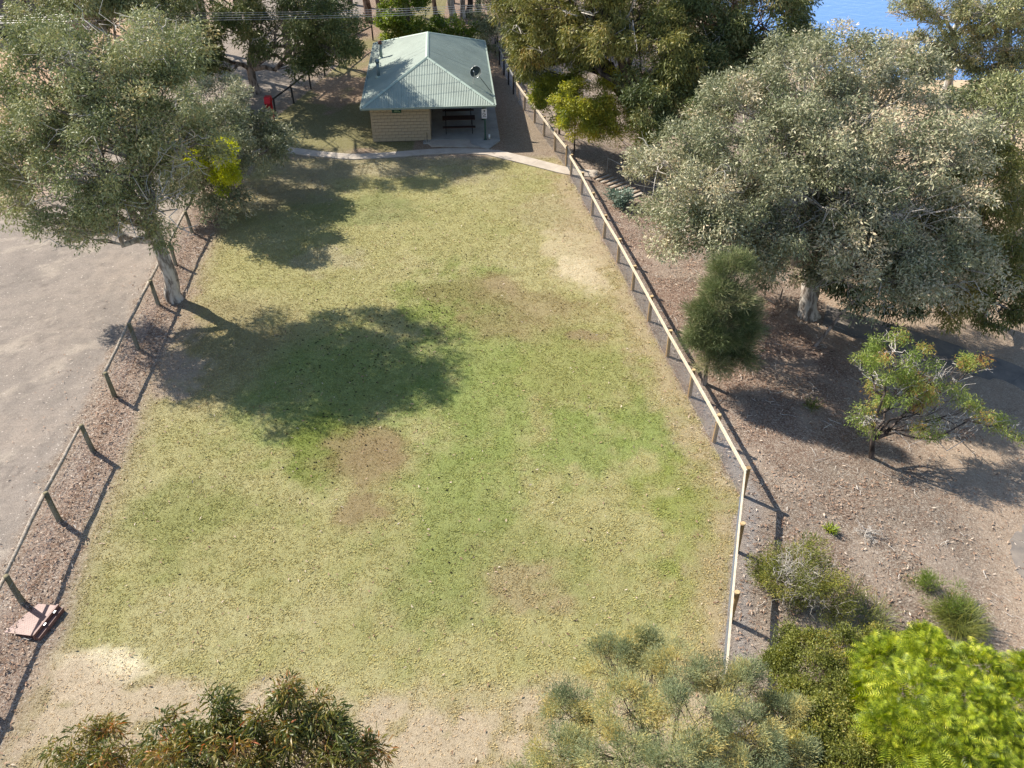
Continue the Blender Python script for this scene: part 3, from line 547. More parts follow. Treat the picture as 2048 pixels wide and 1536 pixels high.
b = G(1720, 640); tree('dark_understorey_shrub', 'dark green drooping shrub in the shade right of the silver gum\'s trunk', 'shrub', [b, b+[0, 0, .8]], .06,
     [B(1710, 560, b[1], 1.5, 1.2, 1.1), B(1800, 590, b[1], 1.4, 1.2, 1.0, .8)], 'gum_dark', 'bark_dark', L=.2, W=.05, nsub=12, rsub=.55, ncl=8, rcl=.32, nl=46, droop=1.2, tint0=.35)
b = G(1960, 640)
tree('gum_tree', 'olive brown drooping gum tree right of the silver gum, above the asphalt path', 'tree', [b, b+[-.2, 0, 2.2], P(1940, 500, b[1])], .22,
     [B(1930, 430, 32, 1.9, 2, 1.6), B(1970, 520, 30.5, 1.3, 1.6, 1.2, .7), B(1900, 600, 29.5, 1.1, 1.2, .9, .5), B(1990, 600, 29.5, 1.1, 1.2, 1., .5), B(1960, 360, 33, 1.6, 1.8, 1.2, .7)],
     'gum_olive', 'bark_grey', L=.2, W=.045, nsub=13, rsub=.65, ncl=8, rcl=.32, nl=56, droop=1.2, tint0=.55, dead=3, grow=1.15, dens=1.7)
b = G(2075, 640)
tree('gum_tree', 'grey green gum tree with twisting pale boughs cut by the right edge', 'tree', [b, b+[.3, .2, 3], P(2060, 330, b[1]+3)], .3,
     [B(2010, 240, 36, 1.8, 2, 1.5, .8), B(2050, 360, 35, 1.8, 2, 1.5, .8), B(1960, 230, 38, 1.3, 1.8, 1., .5), B(2045, 560, 31, 1.0, 1.2, 1.2, .5), B(2010, 340, 36, 1.3, 1.6, .9, .4), B(2100, 450, 33, 1.8, 2, 1.8, .6)],
     'gum_left', 'bark_pale', L=.19, W=.055, nsub=12, rsub=.65, ncl=8, rcl=.34, nl=46, droop=.5, tint0=.6, dead=6, grow=1.15, dens=1.4)
for (px, lab, bl) in ((1905, 'white trunked gum tree against the blue water, left of the two', [(1820, 10), (1880, 20), (1930, 50), (1940, 100), (1870, 90), (1960, 10), (1800, 125), (1850, 140), (1905, 120)]), (2010, 'white trunked gum tree against the blue water, right of the two', [(1990, 20), (2040, 50), (2000, 90), (1985, 140), (2080, 20), (2040, 110), (2040, 170), (2000, 180)])):
    b = G(px-10, 178 if px < 2000 else 190); Yb = float(b[1])
    tree('gum_tree', lab, 'tree', [b, P(px, 120, Yb), P(px+5, 60, Yb), P(px+25, 0, Yb)], .34,
         [B(x_, y_, Yb-2, 2.0, 1.8, 1.25, .9) for x_, y_ in bl]+[B(px+20, -60, Yb, 4, 3, 2, .8)],
         'gum_left', 'bark_white', L=.26, W=.07, nsub=11, rsub=.75, ncl=7, rcl=.42, nl=42, droop=.6, tint0=.66, dead=5, twig_r=.03)
# casuarina
b = G(1407, 768)
tree('casuarina_tree', 'dark green needle leaved casuarina outside the pale fence', 'tree', [b, P(1416, 720, 25.2), P(1432, 660, 25.3), P(1446, 600, 25.4)], .11,
     [B(1442, 665, 25.3, .85, .85, .8), B(1446, 635, 25.4, .85, .8, .8), B(1450, 610, 25.5, .75, .75, .85), B(1458, 560, 25.7, .42, .42, .8, .6), B(1402, 665, 25.1, .45, .5, .5, .4), B(1490, 650, 25.2, .5, .5, .6, .4), B(1435, 722, 24.8, .5, .5, .4, .4), B(1480, 710, 24.9, .4, .4, .35, .3)],
     'casuarina', 'bark_grey', L=.26, W=.013, nsub=17, rsub=.34, ncl=8, rcl=.24, nl=70, droop=-.5, tint0=.66, outw=1.1, grow=1.3, dens=1.4, spread=.18)
# small weeping tree with grey twigs
b = G(1742, 915)
tree('weeping_tree', 'small tree with yellow green weeping leaves and bare grey twigs on the lower slope', 'tree', [b, P(1745, 880, b[1]), P(1750, 840, b[1]+.1), P(1765, 800, b[1]+.2)], .1,
     [B(1790, 700, 23.3, .9, .9, .35, 1), B(1740, 740, 22.8, .6, .7, .3, .6), B(1850, 745, 23.2, 1.0, .9, .4, 1), B(1800, 775, 22.6, .9, .9, .4, 1), B(1870, 780, 22.9, .9, .8, .35, .8), B(1940, 740, 23.5, .7, .7, .25, .5), B(1730, 830, 21.9, .5, .5, .3, .4), B(1840, 850, 21.8, .7, .7, .3, .35), B(2020, 855, 22.6, .5, .5, .25, .5), B(1955, 830, 22.6, .4, .5, .25, .2)],
     'pepper', 'bark_dark', L=.12, W=.024, nsub=9, rsub=.3, ncl=7, rcl=.22, nl=40, droop=.9, tint0=.62, dead=9, grow=1.15, dens=1.05, spread=.16, limb_r=.045, twig_r=.009)
def twigs(parent, c, r, n, rad, name='bare_twigs', m='twig', up=.6, k=3):
    mb = MB()
    for _ in range(n):
        d = unit(RNG.normal(0, 1, 3)+[0, 0, up]); d[2] = abs(d[2]); e = npn(r)*d*(.6+.5*RNG.random()); p = curve([0, 0, 0]+RNG.normal(0, .1, 3)*npn(r), e, .08, .35, 6)
        mb.tube(p+npn(c), np.linspace(rad, rad*.35, 6), 4, cap=False)
        for _ in range(k):
            j = int(RNG.integers(2, 6)); q = curve(p[j], p[j]+unit(RNG.normal(0, 1, 3)+d)*npn(r)*.4, .1, .35, 4); mb.tube(q+npn(c), np.linspace(rad*.5, rad*.2, 4), 3, cap=False)
    return mb.obj(name, M[m], parent, smooth=True)
o = tree('weeping_tree', 'fallen grey limb of twigs with a few leaves, right of the small weeping tree', 'fallen branch', [G(1880, 850), G(1900, 850)+[0, 0, .4]], .05,
     [B(1905, 870, 21.9, .4, .4, .2, .1)], 'litter', 'twig', L=.12, W=.03, nsub=8, rsub=.3, ncl=4, rcl=.2, nl=14, droop=.4)
o.name = 'fallen_branch'; twigs(o, (0, 0, .1), (1.6, 1.2, .7), 26, .016)
# bottlebrush with bare twigs, grassy tuft, weeds
b = G(1600, 1205)
o = tree('bottlebrush_shrub', 'olive shrub with a tangle of bare grey twigs beside the lower fence', 'shrub', [b, b+[0, 0, .5]], .06,
     [(b+[-.1, .3, .85], (1.1, 1.05, .8), 1.6), (b+[.35, -.3, .6], (.7, .7, .6), .9), (b+[-.6, .7, .5], (.6, .6, .5), .6)], 'shrub', 'bark_grey', L=.11, W=.018, nsub=16, rsub=.3, ncl=7, rcl=.2, nl=40, droop=-.2, tint0=.58)
twigs(o, (-.4, .2, .4), (.85, .8, 1.55), 44, .013)
twigs(o, (.1, .0, .3), (1.3, 1.2, 1.3), 22, .009)
b = G(1890, 1215)
def tuft(name, label, b, r, h, n, m, wd=.012, arch=.5):
    root = thing(name, label, 'plant', tuple(b)); mb = MB()
    a = RNG.random(n)*2*math.pi; rr = np.sqrt(RNG.random(n))*r*.55; p0 = np.stack([np.cos(a)*rr, np.sin(a)*rr, np.zeros(n)], 1)
    d = unit(np.stack([np.cos(a), np.sin(a), np.zeros(n)], 1)*(.25+.75*(rr/r)[:, None])+RNG.normal(0, .9, (n, 3))*[1, 1, .35]); hh = h*(.5+.6*RNG.random((n, 1)))
    s_ = unit(np.cross(d, [0, 0, 1.])+RNG.normal(0, .1, (n, 3)))*wd
    p1 = p0+d*r*.35+[0, 0, 1]*hh*.7; p2 = p1+d*r*.35+[0, 0, 1]*hh*.35; p3 = p2+d*r*arch*.6-[0, 0, 1]*hh*.1
    V = np.stack([p0-s_, p0+s_, p1+s_, p1-s_, p2+s_*.7, p2-s_*.7, p3], 1); i = np.arange(n)[:, None]*7
    tt = np.clip(RNG.normal(.5, .2, n), 0, 1)
    mb.add(V.reshape(-1, 3), np.concatenate([i+[[0, 1, 2, 3]], i+[[3, 2, 4, 5]]]), i+[[5, 4, 6]], None)
    mb.ft = [np.concatenate([tt, tt])]; mb.tt = [tt]
    mb.obj('foliage', M[m], root, tint=True); return root
b = G(1885, 1205)
tree('feathery_fern_clump', 'low feathery green clump alone on the pale slope near the right edge', 'plant', [b, b+[0, 0, .2]], .02,
     [(b+[-.05, .1, .3], (.65, .6, .35), 1), (b+[.25, -.25, .2], (.45, .45, .25), .5), (b+[-.5, .5, .15], (.3, .3, .15), .25)], 'bright', 'bark_grey', L=.15, W=.009, nsub=14, rsub=.18, ncl=6, rcl=.13, nl=30, droop=-.5, tint0=.6, twig_r=.004, outw=1.1)
tuft('feathery_fern_clump', 'sparser green clump trailing just below the feathery green clump', G(1915, 1250), .7, .35, 900, 'shrub', .005)
tuft('weed', 'tiny bright green weed on the slope above the bottlebrush shrub', G(1660, 1062), .22, .2, 70, 'lime')
tuft('weed', 'small yellowish weed beside the casuarina\'s long shadow', G(1622, 815), .35, .25, 60, 'shrub')
tuft('weed', 'thin grassy weed between the bottlebrush shrub and the lime green tree', G(1740, 1240), .7, .35, 200, 'shrub', .005)
tuft('weed', 'upright weed growing on the lower slope right of the bottlebrush', G(1700, 1190), .5, .35, 120, 'shrub', .005)
b = G(1238, 410); tree('young_gum', 'small blue green young gum beside the fence under the silver gum', 'shrub', [b, b+[0, 0, .4]], .03,
     [(b+[0, 0, .4], (.55, .45, .3), 1)], 'blue', 'bark_grey', L=.16, W=.08, nsub=9, rsub=.3, ncl=5, rcl=.22, nl=26, droop=.1)
o = thing('twig_heap', 'heap of bleached dead twigs on the litter slope', 'twigs', tuple(G(1735, 1068))); twigs(o, (0, 0, .03), (.6, .5, .22), 26, .012, 'twig_tangle')
# foreground: wattle, olive shrub, lime jacaranda, bronze gum
b = npn((3.3, 8.9, 0)); SP = lambda pts, r, d=1, f=.8: [Z_(px, py, z, r*k, r*k, r*k*f, d) for px, py, z, k in pts]
tree('wattle_tree', 'silvery green wattle tree at the bottom edge, hiding the end of the pale fence', 'tree', [b, b+[0, 0, 1.6], b+[-.2, -.1, 2.6]], .13,
     SP([(1225, 1325, 2.6, 1), (1350, 1345, 3.0, 1), (1470, 1370, 2.9, 1), (1560, 1430, 2.4, .9), (1140, 1420, 2.6, .9), (1260, 1420, 3.6, 1.15), (1390, 1440, 4.0, 1.2), (1500, 1470, 3.4, 1), (1120, 1510, 3.0, 1), (1240, 1520, 3.8, 1.1), (1370, 1540, 4.2, 1.1), (1500, 1560, 3.6, 1.1), (1590, 1520, 2.6, .8), (1060, 1560, 2.2, .8), (1180, 1620, 3.2, 1.1), (1340, 1650, 3.8, 1.3), (1500, 1660, 3.2, 1.1), (1290, 1290, 2.2, .5)], .62),
     'wattle', 'bark_dark', L=.085, W=.012, nsub=15, rsub=.24, ncl=9, rcl=.14, nl=56, droop=-.5, tint0=.62, spread=.2, twig_r=.007, outw=1.0, limb_r=.03, dens=1.3)
tree('olive_shrub', 'fine leaved olive shrub between the silvery wattle and the lime green tree', 'shrub', [(6.4, 10.4, -.1), (6.4, 10.4, .8)], .08,
     SP([(1600, 1290, 1.2, .8), (1680, 1300, 1.4, 1), (1760, 1290, 1.2, .7), (1640, 1350, 1.9, 1), (1590, 1400, 1.8, .8), (1700, 1390, 2.1, 1), (1660, 1450, 2.4, 1), (1620, 1510, 2.4, 1), (1700, 1520, 2.6, 1), (1560, 1330, 1.1, .5), (1650, 1600, 2.4, 1.1)], .6),
     'shrub', 'bark_dark', L=.06, W=.026, nsub=18, rsub=.24, ncl=9, rcl=.15, nl=46, droop=0, tint0=.58, spread=.14, twig_r=.007, dens=1.2)
tree('olive_shrub', 'yellow green shrub at the bottom edge in front of the lime green tree', 'shrub', [(6.4, 8.0, -.1), (6.4, 8.0, .9)], .08,
     SP([(1800, 1520, 2.9, .9), (1870, 1535, 2.8, .7), (1730, 1510, 2.7, .7), (1790, 1600, 2.7, 1.1)], .55),
     'shrub', 'bark_dark', L=.055, W=.022, nsub=18, rsub=.22, ncl=9, rcl=.13, nl=46, droop=-.1, tint0=.74, spread=.1, twig_r=.007, dens=1.2)
def fronds(root, blobs, base, m, nper=260, L=.34):
    mb = MB()
    for bl in blobs:
        c = npn(bl[0])-base; r = npn(bl[1]); n = int(nper*bl[2]); k = unit(RNG.normal(0, 1, (n, 3))); k[:, 2] = np.where(k[:, 2] < -.35, -k[:, 2], k[:, 2])
        p = c+k*r*(.6+.42*RNG.random((n, 1))); d = unit(k+RNG.normal(0, .6, (n, 3))+[0, 0, .1]); ll = L*(.6+.6*RNG.random((n, 1)))
        nrm = unit(np.array([0, 0, 1.])+RNG.normal(0, .45, (n, 3))+k*.5); s_ = unit(np.cross(d, nrm)); tint = np.clip(RNG.normal(.55, .2, n), 0, 1)
        for j in range(7):
            t = .14+.84*j/6; wl = .30*ll*math.sin(math.pi*(.14+.76*(1-t)))+.012
            q = p+d*ll*t-[0, 0, 1]*ll*.38*t*t; hw = .0085+ll*.004
            for sg in (-1, 1):
                tip = q+s_*sg*wl+d*wl*.45-[0, 0, 1]*wl*.18
                V = np.stack([q-d*hw, q+d*hw, tip], 1); i = np.arange(n)[:, None]*3; mb.add(V.reshape(-1, 3), None, i+[[0, 1, 2]], np.clip(tint+RNG.normal(0, .12, n), 0, 1))
    return mb.obj('foliage', M[m], root, tint=True)
jb = npn((8.6, 9.6, -.6)); JB = SP([(1770, 1330, 1.8, 1), (1860, 1330, 2.2, 1.1), (1950, 1350, 2.0, 1), (2030, 1410, 1.8, 1), (1740, 1400, 2.2, .8), (1830, 1400, 3.0, 1.2), (1940, 1420, 3.0, 1.2), (1790, 1470, 3.0, 1), (1890, 1480, 3.4, 1.2), (2000, 1490, 3.0, 1.2), (1950, 1550, 3.2, 1.2), (2060, 1560, 2.6, 1.2), (1850, 1290, 1.4, .6), (1690, 1450, 2.0, .5), (2050, 1350, 1.2, .7), (1880, 1600, 3.0, 1.2)], .66)
o = thing('jacaranda_tree', 'lime green ferny leaved tree in the bottom right corner', 'tree', tuple(jb))
mb = MB(); mb.tube([(0, 0, -.2), (0, 0, .8), (.1, 0, 1.5)], [.13, .1, .08], 8)
for bl in JB:
    c = npn(bl[0])-jb; LP = curve((0, 0, 1.2), c, .1, .15, 6); mb.tube(LP, np.linspace(.05, .015, 6), 6, cap=False)
    for _ in range(9): mb.tube(curve(LP[int(RNG.integers(2, 6))], c+unit(RNG.normal(0, 1, 3))*npn(bl[1])*.9, .03, .2, 4), [.012, .01, .008, .005], 4, cap=False)
mb.obj('trunk', M['bark_grey'], o, smooth=True); fronds(o, JB, jb, 'lime', 700, .32)
b = npn((-2.6, 5.0, 0))
tree('gum_tree', 'bronze leaved gum sapling poking in at the bottom edge left of centre', 'tree', [b, b+[0, 0, 4], b+[.1, .1, 8]], .12,
     [B(400, 1490, 5.0, .34, .36, .28), B(480, 1500, 4.9, .36, .36, .32), B(560, 1440, 5.2, .30, .3, .26, .8), B(590, 1500, 5.0, .42, .4, .34, 1.2), B(350, 1520, 4.8, .3, .3, .25, .8), B(660, 1480, 5.0, .22, .25, .22, .6), B(690, 1540, 4.7, .30, .3, .22, .6), B(520, 1600, 4.5, .6, .5, .4, 1.5), B(575, 1390, 5.4, .14, .14, .14, .4), B(430, 1430, 5.3, .26, .26, .2, .7), B(640, 1430, 5.3, .24, .24, .2, .7), B(745, 1510, 5.0, .16, .2, .16, .5), B(330, 1470, 5.2, .24, .24, .2, .6)],
     'gum_red', 'bark_red', L=.125, W=.018, nsub=14, rsub=.11, ncl=5, rcl=.085, nl=13, droop=.45, curved=True, tint0=.44, spread=.16, twig_r=.0035, limb_r=.015, outw=.7, dens=1.3)
b = npn((-4.2, 5.4, 0))
tree('gum_tree', 'bronze green gum sapling at the bottom edge, left of the larger bronze one', 'tree', [b, b+[0, 0, 3.5], b+[.2, .1, 7]], .1,
     [B(200, 1500, 5.3, .34, .34, .25), B(250, 1530, 5.0, .32, .3, .25), B(150, 1530, 5.1, .3, .3, .2, .7), B(215, 1470, 5.5, .18, .2, .15, .5), B(120, 1500, 5.3, .12, .15, .12, .2), B(200, 1600, 4.7, .5, .4, .3, 1.2)],
     'gum_red', 'bark_red', L=.12, W=.017, nsub=13, rsub=.11, ncl=5, rcl=.085, nl=13, droop=.45, curved=True, tint0=.5, spread=.16, twig_r=.0035, limb_r=.015, outw=.7)

# ------------------------------------------------------------------ scattered litter, clumps
def scatter_litter():
    N = 190000; x = RNG.uniform(-18, 24, N); y = RNG.uniform(9.5, 47, N); xl, xr = xleft(y), xfence(y)
    w_ = 1.3*np.exp(-((x-xl-.1)/.75)**2)+.03*((x > xl) & (x < xr))+.10*np.exp(-((x-xr+.2)/.5)**2)+.75*((x > xr+.2) & (x < 19))*np.clip(2.6*fbm(x, y, .8, 8, 3)-.75, .08, 1)*(1-.65*ss(12, 15, x+.25*(22-y)))+.03*(x < xl-1)
    k = RNG.random(N) < w_; x, y = x[k], y[k]; n = len(x); z = TZ(x, y)+.035+.02*RNG.random(n)+.09*np.exp(-((x-xleft(y)-.1)/.35)**2)
    p = np.stack([x, y, z], 1); a = RNG.random(n)*6.283; L = (.028+.045*RNG.random(n))[:, None]; d = np.stack([np.cos(a), np.sin(a), RNG.normal(0, .3, n)], 1); s_ = np.stack([-np.sin(a), np.cos(a), RNG.normal(0, .5, n)], 1)
    V = np.stack([p-d*L, p+s_*L*.28, p+d*L, p-s_*L*.28], 1); i = np.arange(n)[:, None]*4
    mb = MB(); mb.add(V.reshape(-1, 3), i+[[0, 1, 2, 3]], None, np.clip(RNG.normal(.58, .22, n), 0, 1)); tag(mb.obj('leaf_litter', M['litter'], tint=True), 'fallen leaves and bark strips lying along the fences and over the slope', 'leaf litter', kind='stuff')
scatter_litter()
def sticks():
    mb = MB(); n = 0
    while n < 420:
        x = RNG.uniform(-15.5, 18); y = RNG.uniform(11, 46)
        right = x > xfence(y)+.4; left = xleft(y)-.3 < x < xleft(y)+1.0
        if not (right or left): continue
        if right and RNG.random() > .25+1.2*math.exp(-((x-12)**2+(y-29)**2)/60): continue
        n += 1; a = RNG.random()*6.283; L = RNG.uniform(.12, .55); p0 = npn((x, y, 0)); q = curve(p0, p0+[math.cos(a)*L, math.sin(a)*L, 0], 0, .3, 4)
        q[:, 2] = [float(TZ(u[0], u[1]))+.045+.01*RNG.random() for u in q]; r = RNG.uniform(.006, .014); mb.tube(q, np.linspace(r, r*.5, 4), 3, cap=False)
    tag(mb.obj('fallen_sticks', M['twig']), 'fallen sticks and bark strips scattered over the leaf litter', 'sticks', kind='stuff')
sticks()
def grass():
    N = 260000; x = RNG.uniform(-16, 8, N); y = RNG.uniform(9.2, 47, N); k = (RNG.random(N) < np.clip(1.25-(y-10)/60, .5, 1))
    x, y = x[k], y[k]; C, lit, bmp, spk = ground_fields(x, y)
    k = (x > xleft(y)+.6) & (x < xfence(y)-.05) & (lit < .45) & (C[:, 1] > C[:, 0]*.83) & (C[:, 0] < .40); k |= (x > xleft(y)+.6) & (x < xfence(y)-.05) & (RNG.random(len(x)) < .25)
    x, y, C = x[k], y[k], C[k]; n = len(x); z = TZ(x, y); mb = MB(); p = np.stack([x, y, z], 1); cols = []
    for j in range(3):
        a = RNG.random(n)*6.283; dd = np.stack([np.cos(a), np.sin(a), np.zeros(n)], 1); s_ = np.stack([-np.sin(a), np.cos(a), np.zeros(n)], 1)*(.010+.008*RNG.random((n, 1)))
        h = (.012+.026*RNG.random((n, 1))); o_ = dd*.012; V = np.stack([p+o_-s_, p+o_+s_, p+o_+dd*h*1.3+[0, 0, 1]*h], 1)
        mb.add(V.reshape(-1, 3), None, np.arange(n)[:, None]*3+[[0, 1, 2]]); cols.append(C*(.85+.75*RNG.random((n, 1)))*np.array([1.1, 1.03, .92]))
    o = mb.obj('lawn_grass', None); cc = np.clip(np.concatenate(cols), 0, 1); a = o.data.attributes.new('ground_col', 'FLOAT_COLOR', 'FACE'); a.data.foreach_set('color', np.hstack([cc, np.ones((len(cc), 1))]).astype(np.float32).ravel())
    m = bpy.data.materials.new('grass blade'); t = nodes(m); b = t.nodes['Principled BSDF']; at = t.nodes.new('ShaderNodeAttribute'); at.attribute_name = 'ground_col'; t.links.new(at.outputs['Color'], b.inputs['Base Color']); b.inputs['Roughness'].default_value = .7; b.inputs['Specular IOR Level'].default_value = .15
    tr = t.nodes.new('ShaderNodeBsdfTranslucent'); mx = t.nodes.new('ShaderNodeMixShader'); mx.inputs[0].default_value = .3; t.links.new(at.outputs['Color'], tr.inputs[0]); t.links.new(b.outputs[0], mx.inputs[1]); t.links.new(tr.outputs[0], mx.inputs[2]); t.links.new(mx.outputs[0], t.nodes['Material Output'].inputs[0])
    o.data.materials.append(m); tag(o, 'short mown grass blades covering the lawn between the two fences', 'grass', kind='stuff')
grass()
def clumps():
    mb = MB(); pts = []
    def sc(px, py, sx, sy, n, rot=0):
        for _ in range(n):
            a, b_ = RNG.normal(0, sx), RNG.normal(0, sy); pts.append(G(px+a*math.cos(rot)-b_*math.sin(rot), py+a*math.sin(rot)+b_*math.cos(rot)))
    sc(720, 700, 90, 60, 420); sc(850, 620, 60, 60, 260); sc(700, 850, 60, 50, 120); sc(950, 470, 90, 60, 120); sc(620, 930, 60, 50, 40); sc(520, 1260, 40, 50, 16); sc(880, 1110, 60, 30, 14); sc(1000, 980, 160, 120, 50); sc(1180, 670, 25, 12, 10); sc(1195, 970, 10, 6, 6); sc(300, 900, 150, 160, 14)
    sc(900, 560, 200, 120, 160)
    for p in pts:
        if RNG.random() < .2 or not (xleft(p[1])+1.5 < p[0] < xfence(p[1])-.5) or p[1] > 46: continue
        r = .013+.022*RNG.random(); V = unit(RNG.normal(0, 1, (6, 3)))*0; ang = np.arange(5)*1.2566
        V = np.vstack([np.stack([np.cos(ang)*r*(.7+.6*RNG.random(5))*1.3, np.sin(ang)*r*(.7+.6*RNG.random(5)), np.full(5, .01)], 1), [[0, 0, r*1.1]]])+p+[0, 0, .01]
        mb.add(V, None, [(k, (k+1) % 5, 5) for k in range(5)], RNG.random())
    tag(mb.obj('dark_ground_clumps', M['clump'], tint=True), 'small black droppings and dead clumps dotted over the middle of the lawn', 'clumps', kind='stuff')
clumps()

# ------------------------------------------------------------------ concrete paths, slab
conc = mat('pale concrete', (.40, .345, .285), .85, 0, .14, 1.5, .004, 60, .2, col2=(.47, .41, .34))
slabm = mat('grey slab concrete', (.30, .295, .275), .8, 0, .18, 1.2, .004, 60, .25, col2=(.38, .365, .33))
asph = mat('dusty asphalt', (.17, .155, .145), .9, 0, .25, .9, .008, 60, .1, col2=(.29, .245, .20))
def ribbon(name, pts, wd, m, thick=.05, z=.03, slab=1.5, part='slab'):
    root = empty(name, (pts[0][0], pts[0][1], 0)); tag(root, kind='structure'); P0 = npn(pts)
    # resample
    seg = np.hypot(*np.diff(P0, axis=0).T); s = np.concatenate([[0], np.cumsum(seg)]); n = max(2, int(s[-1]/.35)); t = np.linspace(0, s[-1], n+1)
    q = np.stack([np.interp(t, s, P0[:, 0]), np.interp(t, s, P0[:, 1])], 1)
    for _ in range(3): q[1:-1] = (q[:-2]+2*q[1:-1]+q[2:])/4
    T = unit(np.gradient(q, axis=0)); N = np.stack([-T[:, 1], T[:, 0]], 1); per = max(1, int(slab/.35))
    for i in range(0, n, per):
        j = min(n, i+per); mb = MB(); A = []
        for k in range(i, j+1):
            c = q[k].copy()
            if k == i and i: c += T[k]*.004
            if k == j and j < n: c -= T[k]*.004
            for sg in (1, -1):
                e = c+N[k]*wd/2*sg; zz = float(TZ(*c))+.02; A += [(e[0], e[1], zz-thick), (e[0], e[1], zz+z)]
        A = npn(A)-[root.location.x, root.location.y, 0]; m_ = j-i; Q = []
        for k in range(m_):
            a, b_ = 4*k, 4*k+4; Q += [(a+1, a+3, b_+3, b_+1), (a, a+1, b_+1, b_), (a+3, a+2, b_+2, b_+3)]
        Q += [(0, 2, 3, 1), (4*m_+1, 4*m_+3, 4*m_+2, 4*m_)]; mb.add(A, Q); mb.obj(part, m, root)
    return root
lp = [G(x, y)[:2] for x, y in ((480, 268), (560, 298), (620, 307), (700, 315), (780, 311), (850, 305), (905, 302.5), (960, 303.5), (992, 307))]
ribbon('concrete_path', lp, .78, conc)
rp = [G(x, y)[:2] for x, y in ((985, 306), (1060, 324), (1140, 345), (1195, 349))]
ribbon('concrete_path', rp, .95, conc)
ap = [(16.3, 12), (16.75, 17.5), (19.6, 20.5), (22.5, 24.5), (21.2, 27.8), (18.4, 29.4), (14, 31.2)]
tag(ribbon('asphalt_path', ap, 1.9, asph, slab=6, part='asphalt_strip', z=.05))
# timber steps going down from the gate
st = thing('garden_steps', 'timber edged steps going down the bank from the gate', 'steps', tuple(G(1196, 352)))
tim = mat('weathered timber', (.17, .12, .085), .85, 0, .3, 8, .004, 40, .2, (1, 6, 1), (.33, .25, .18))
rp0 = G(1196, 352); dr = npn([G(1270, 392)[0]-rp0[0], G(1270, 392)[1]-rp0[1]]); Ls = np.hypot(*dr); dr = dr/Ls; ns_ = np.array([-dr[1], dr[0]])
for i in range(8):
    c = dr*(i+.5)*Ls/8; zz = float(TZ(*(rp0[:2]+c)))-rp0[2]
    mb = MB(); a = c+ns_*.55; b_ = c-ns_*.55; mb.bar((*a, zz+.06), (*b_, zz+.06), .12, .14); mb.obj('riser', tim, st)
    mb = MB(); c2 = c+dr*Ls/16+dr*.02; mb.bar((*(c2+ns_*.5), zz+.035), (*(c2-ns_*.5), zz+.035), Ls/8-.16, .06); mb.obj('tread', conc, st)
for sg in (1,):
    mb = MB(); P_ = [rp0*0+[*(dr*t*Ls+ns_*.7*sg), float(TZ(*(rp0[:2]+dr*t*Ls)))-rp0[2]+.9] for t in (0, .5, 1)]; mb.tube([P_[0]-[0, 0, .9], P_[0], P_[1], P_[2], P_[2]-[0, 0, .9]], .022, 6); mb.obj('handrail', mat('galvanised rail', (.35, .36, .37), .45, .7), st)

# ------------------------------------------------------------------ shelter building
YAW = math.radians(4.2); HO = (-8.9, 48.85, 0)
H = thing('shelter_building', 'tan block shelter with a pale green corrugated hip roof', 'building', HO, YAW)
W_, L_, EZ, RZ = 7.85, 13.4, 2.32, 4.02; HR = W_/2
roofm = mat('pale green steel', (.26, .31, .265), .65, 0, .12, .9, 0, 30, .3)
trimm = mat('green steel trim', (.34, .42, .355), .55, 0, .05, 2)
dgreen = mat('dark green paint', (.03, .075, .06), .5, 0, .1, 3)
blockm = mat('tan split block', (.43, .335, .225), .9, 0, .12, 9, .006, 40, .15)
mortm = mat('mortar', (.21, .165, .12), .95)
innerm = mat('tan inner wall', (.36, .28, .19), .9, 0, .1, 4)
# slab: outline polygon, thick
ol = [(3.6, .35), (3.9, -.05), (4.2, -.55), (5.5, -.75), (7.0, -.85), (7.55, -.95), (8.2, .1), (8.2, 12.9), (3.6, 12.9)]
import bmesh
def poly_prism(name, ol, z0, z1, m, parent):
    bm = bmesh.new(); vs = [bm.verts.new((x, y, z1)) for x, y in ol]; f = bm.faces.new(vs); r = bmesh.ops.extrude_face_region(bm, geom=[f])
    for v in [g for g in r['geom'] if isinstance(g, bmesh.types.BMVert)]: v.co.z = z0
    bmesh.ops.recalc_face_normals(bm, faces=bm.faces); me = bpy.data.meshes.new(name); bm.to_mesh(me); bm.free(); me.materials.append(m)
    o = bpy.data.objects.new(name, me); COL.objects.link(o); o.parent = parent; return o
poly_prism('floor_slab', [(3.55, .48), (5.3, .44), (6.4, .40), (8.2, .36), (8.2, 12.9), (3.55, 12.9)], -.1, .08, slabm, H)
poly_prism('apron_slab', [(3.62, .30), (3.75, .0), (4.0, -.45), (6.9, -.85), (6.55, -.55), (6.35, -.2), (6.35, .385), (5.3, .43), (3.62, .46)], -.1, .072, conc, H)
poly_prism('apron_slab', [(6.37, .385), (6.37, -.2), (6.57, -.52), (6.95, -.84), (7.45, -1.15), (8.2, .1), (8.2, .35)], -.1, .072, slabm, H)
# walls
wall = empty('wall', (0, 0, 0), 0, H)
core = MB(); core.box(.42, .56, -.1, 3.93, 12.7, 2.5); core.obj('wall_core', mortm, wall)
side = MB(); side.box(3.935, .52, .0, 3.96, 8.2, 2.4); side.obj('inner_wall', innerm, wall)
back = MB(); back.box(3.96, 8.2, .0, 7.4, 12.7, 2.4); back.obj('rear_room_wall', innerm, wall)
bw, bh = 3.53/9, .2
bm_ = MB(); bm_.box(-bw/2+.009, -.02, -bh/2+.009, bw/2-.009, .03, bh/2-.009); bme = bm_.mesh('block', blockm)
hf = MB(); hf.box(-bw/4+.009, -.02, -bh/2+.009, bw/4-.009, .03, bh/2-.009); hme = hf.mesh('block', blockm)
bm2 = MB(); bm2.box(-.02, -bw/2+.009, -bh/2+.009, .03, bw/2-.009, bh/2-.009); bme2 = bm2.mesh('block', blockm)
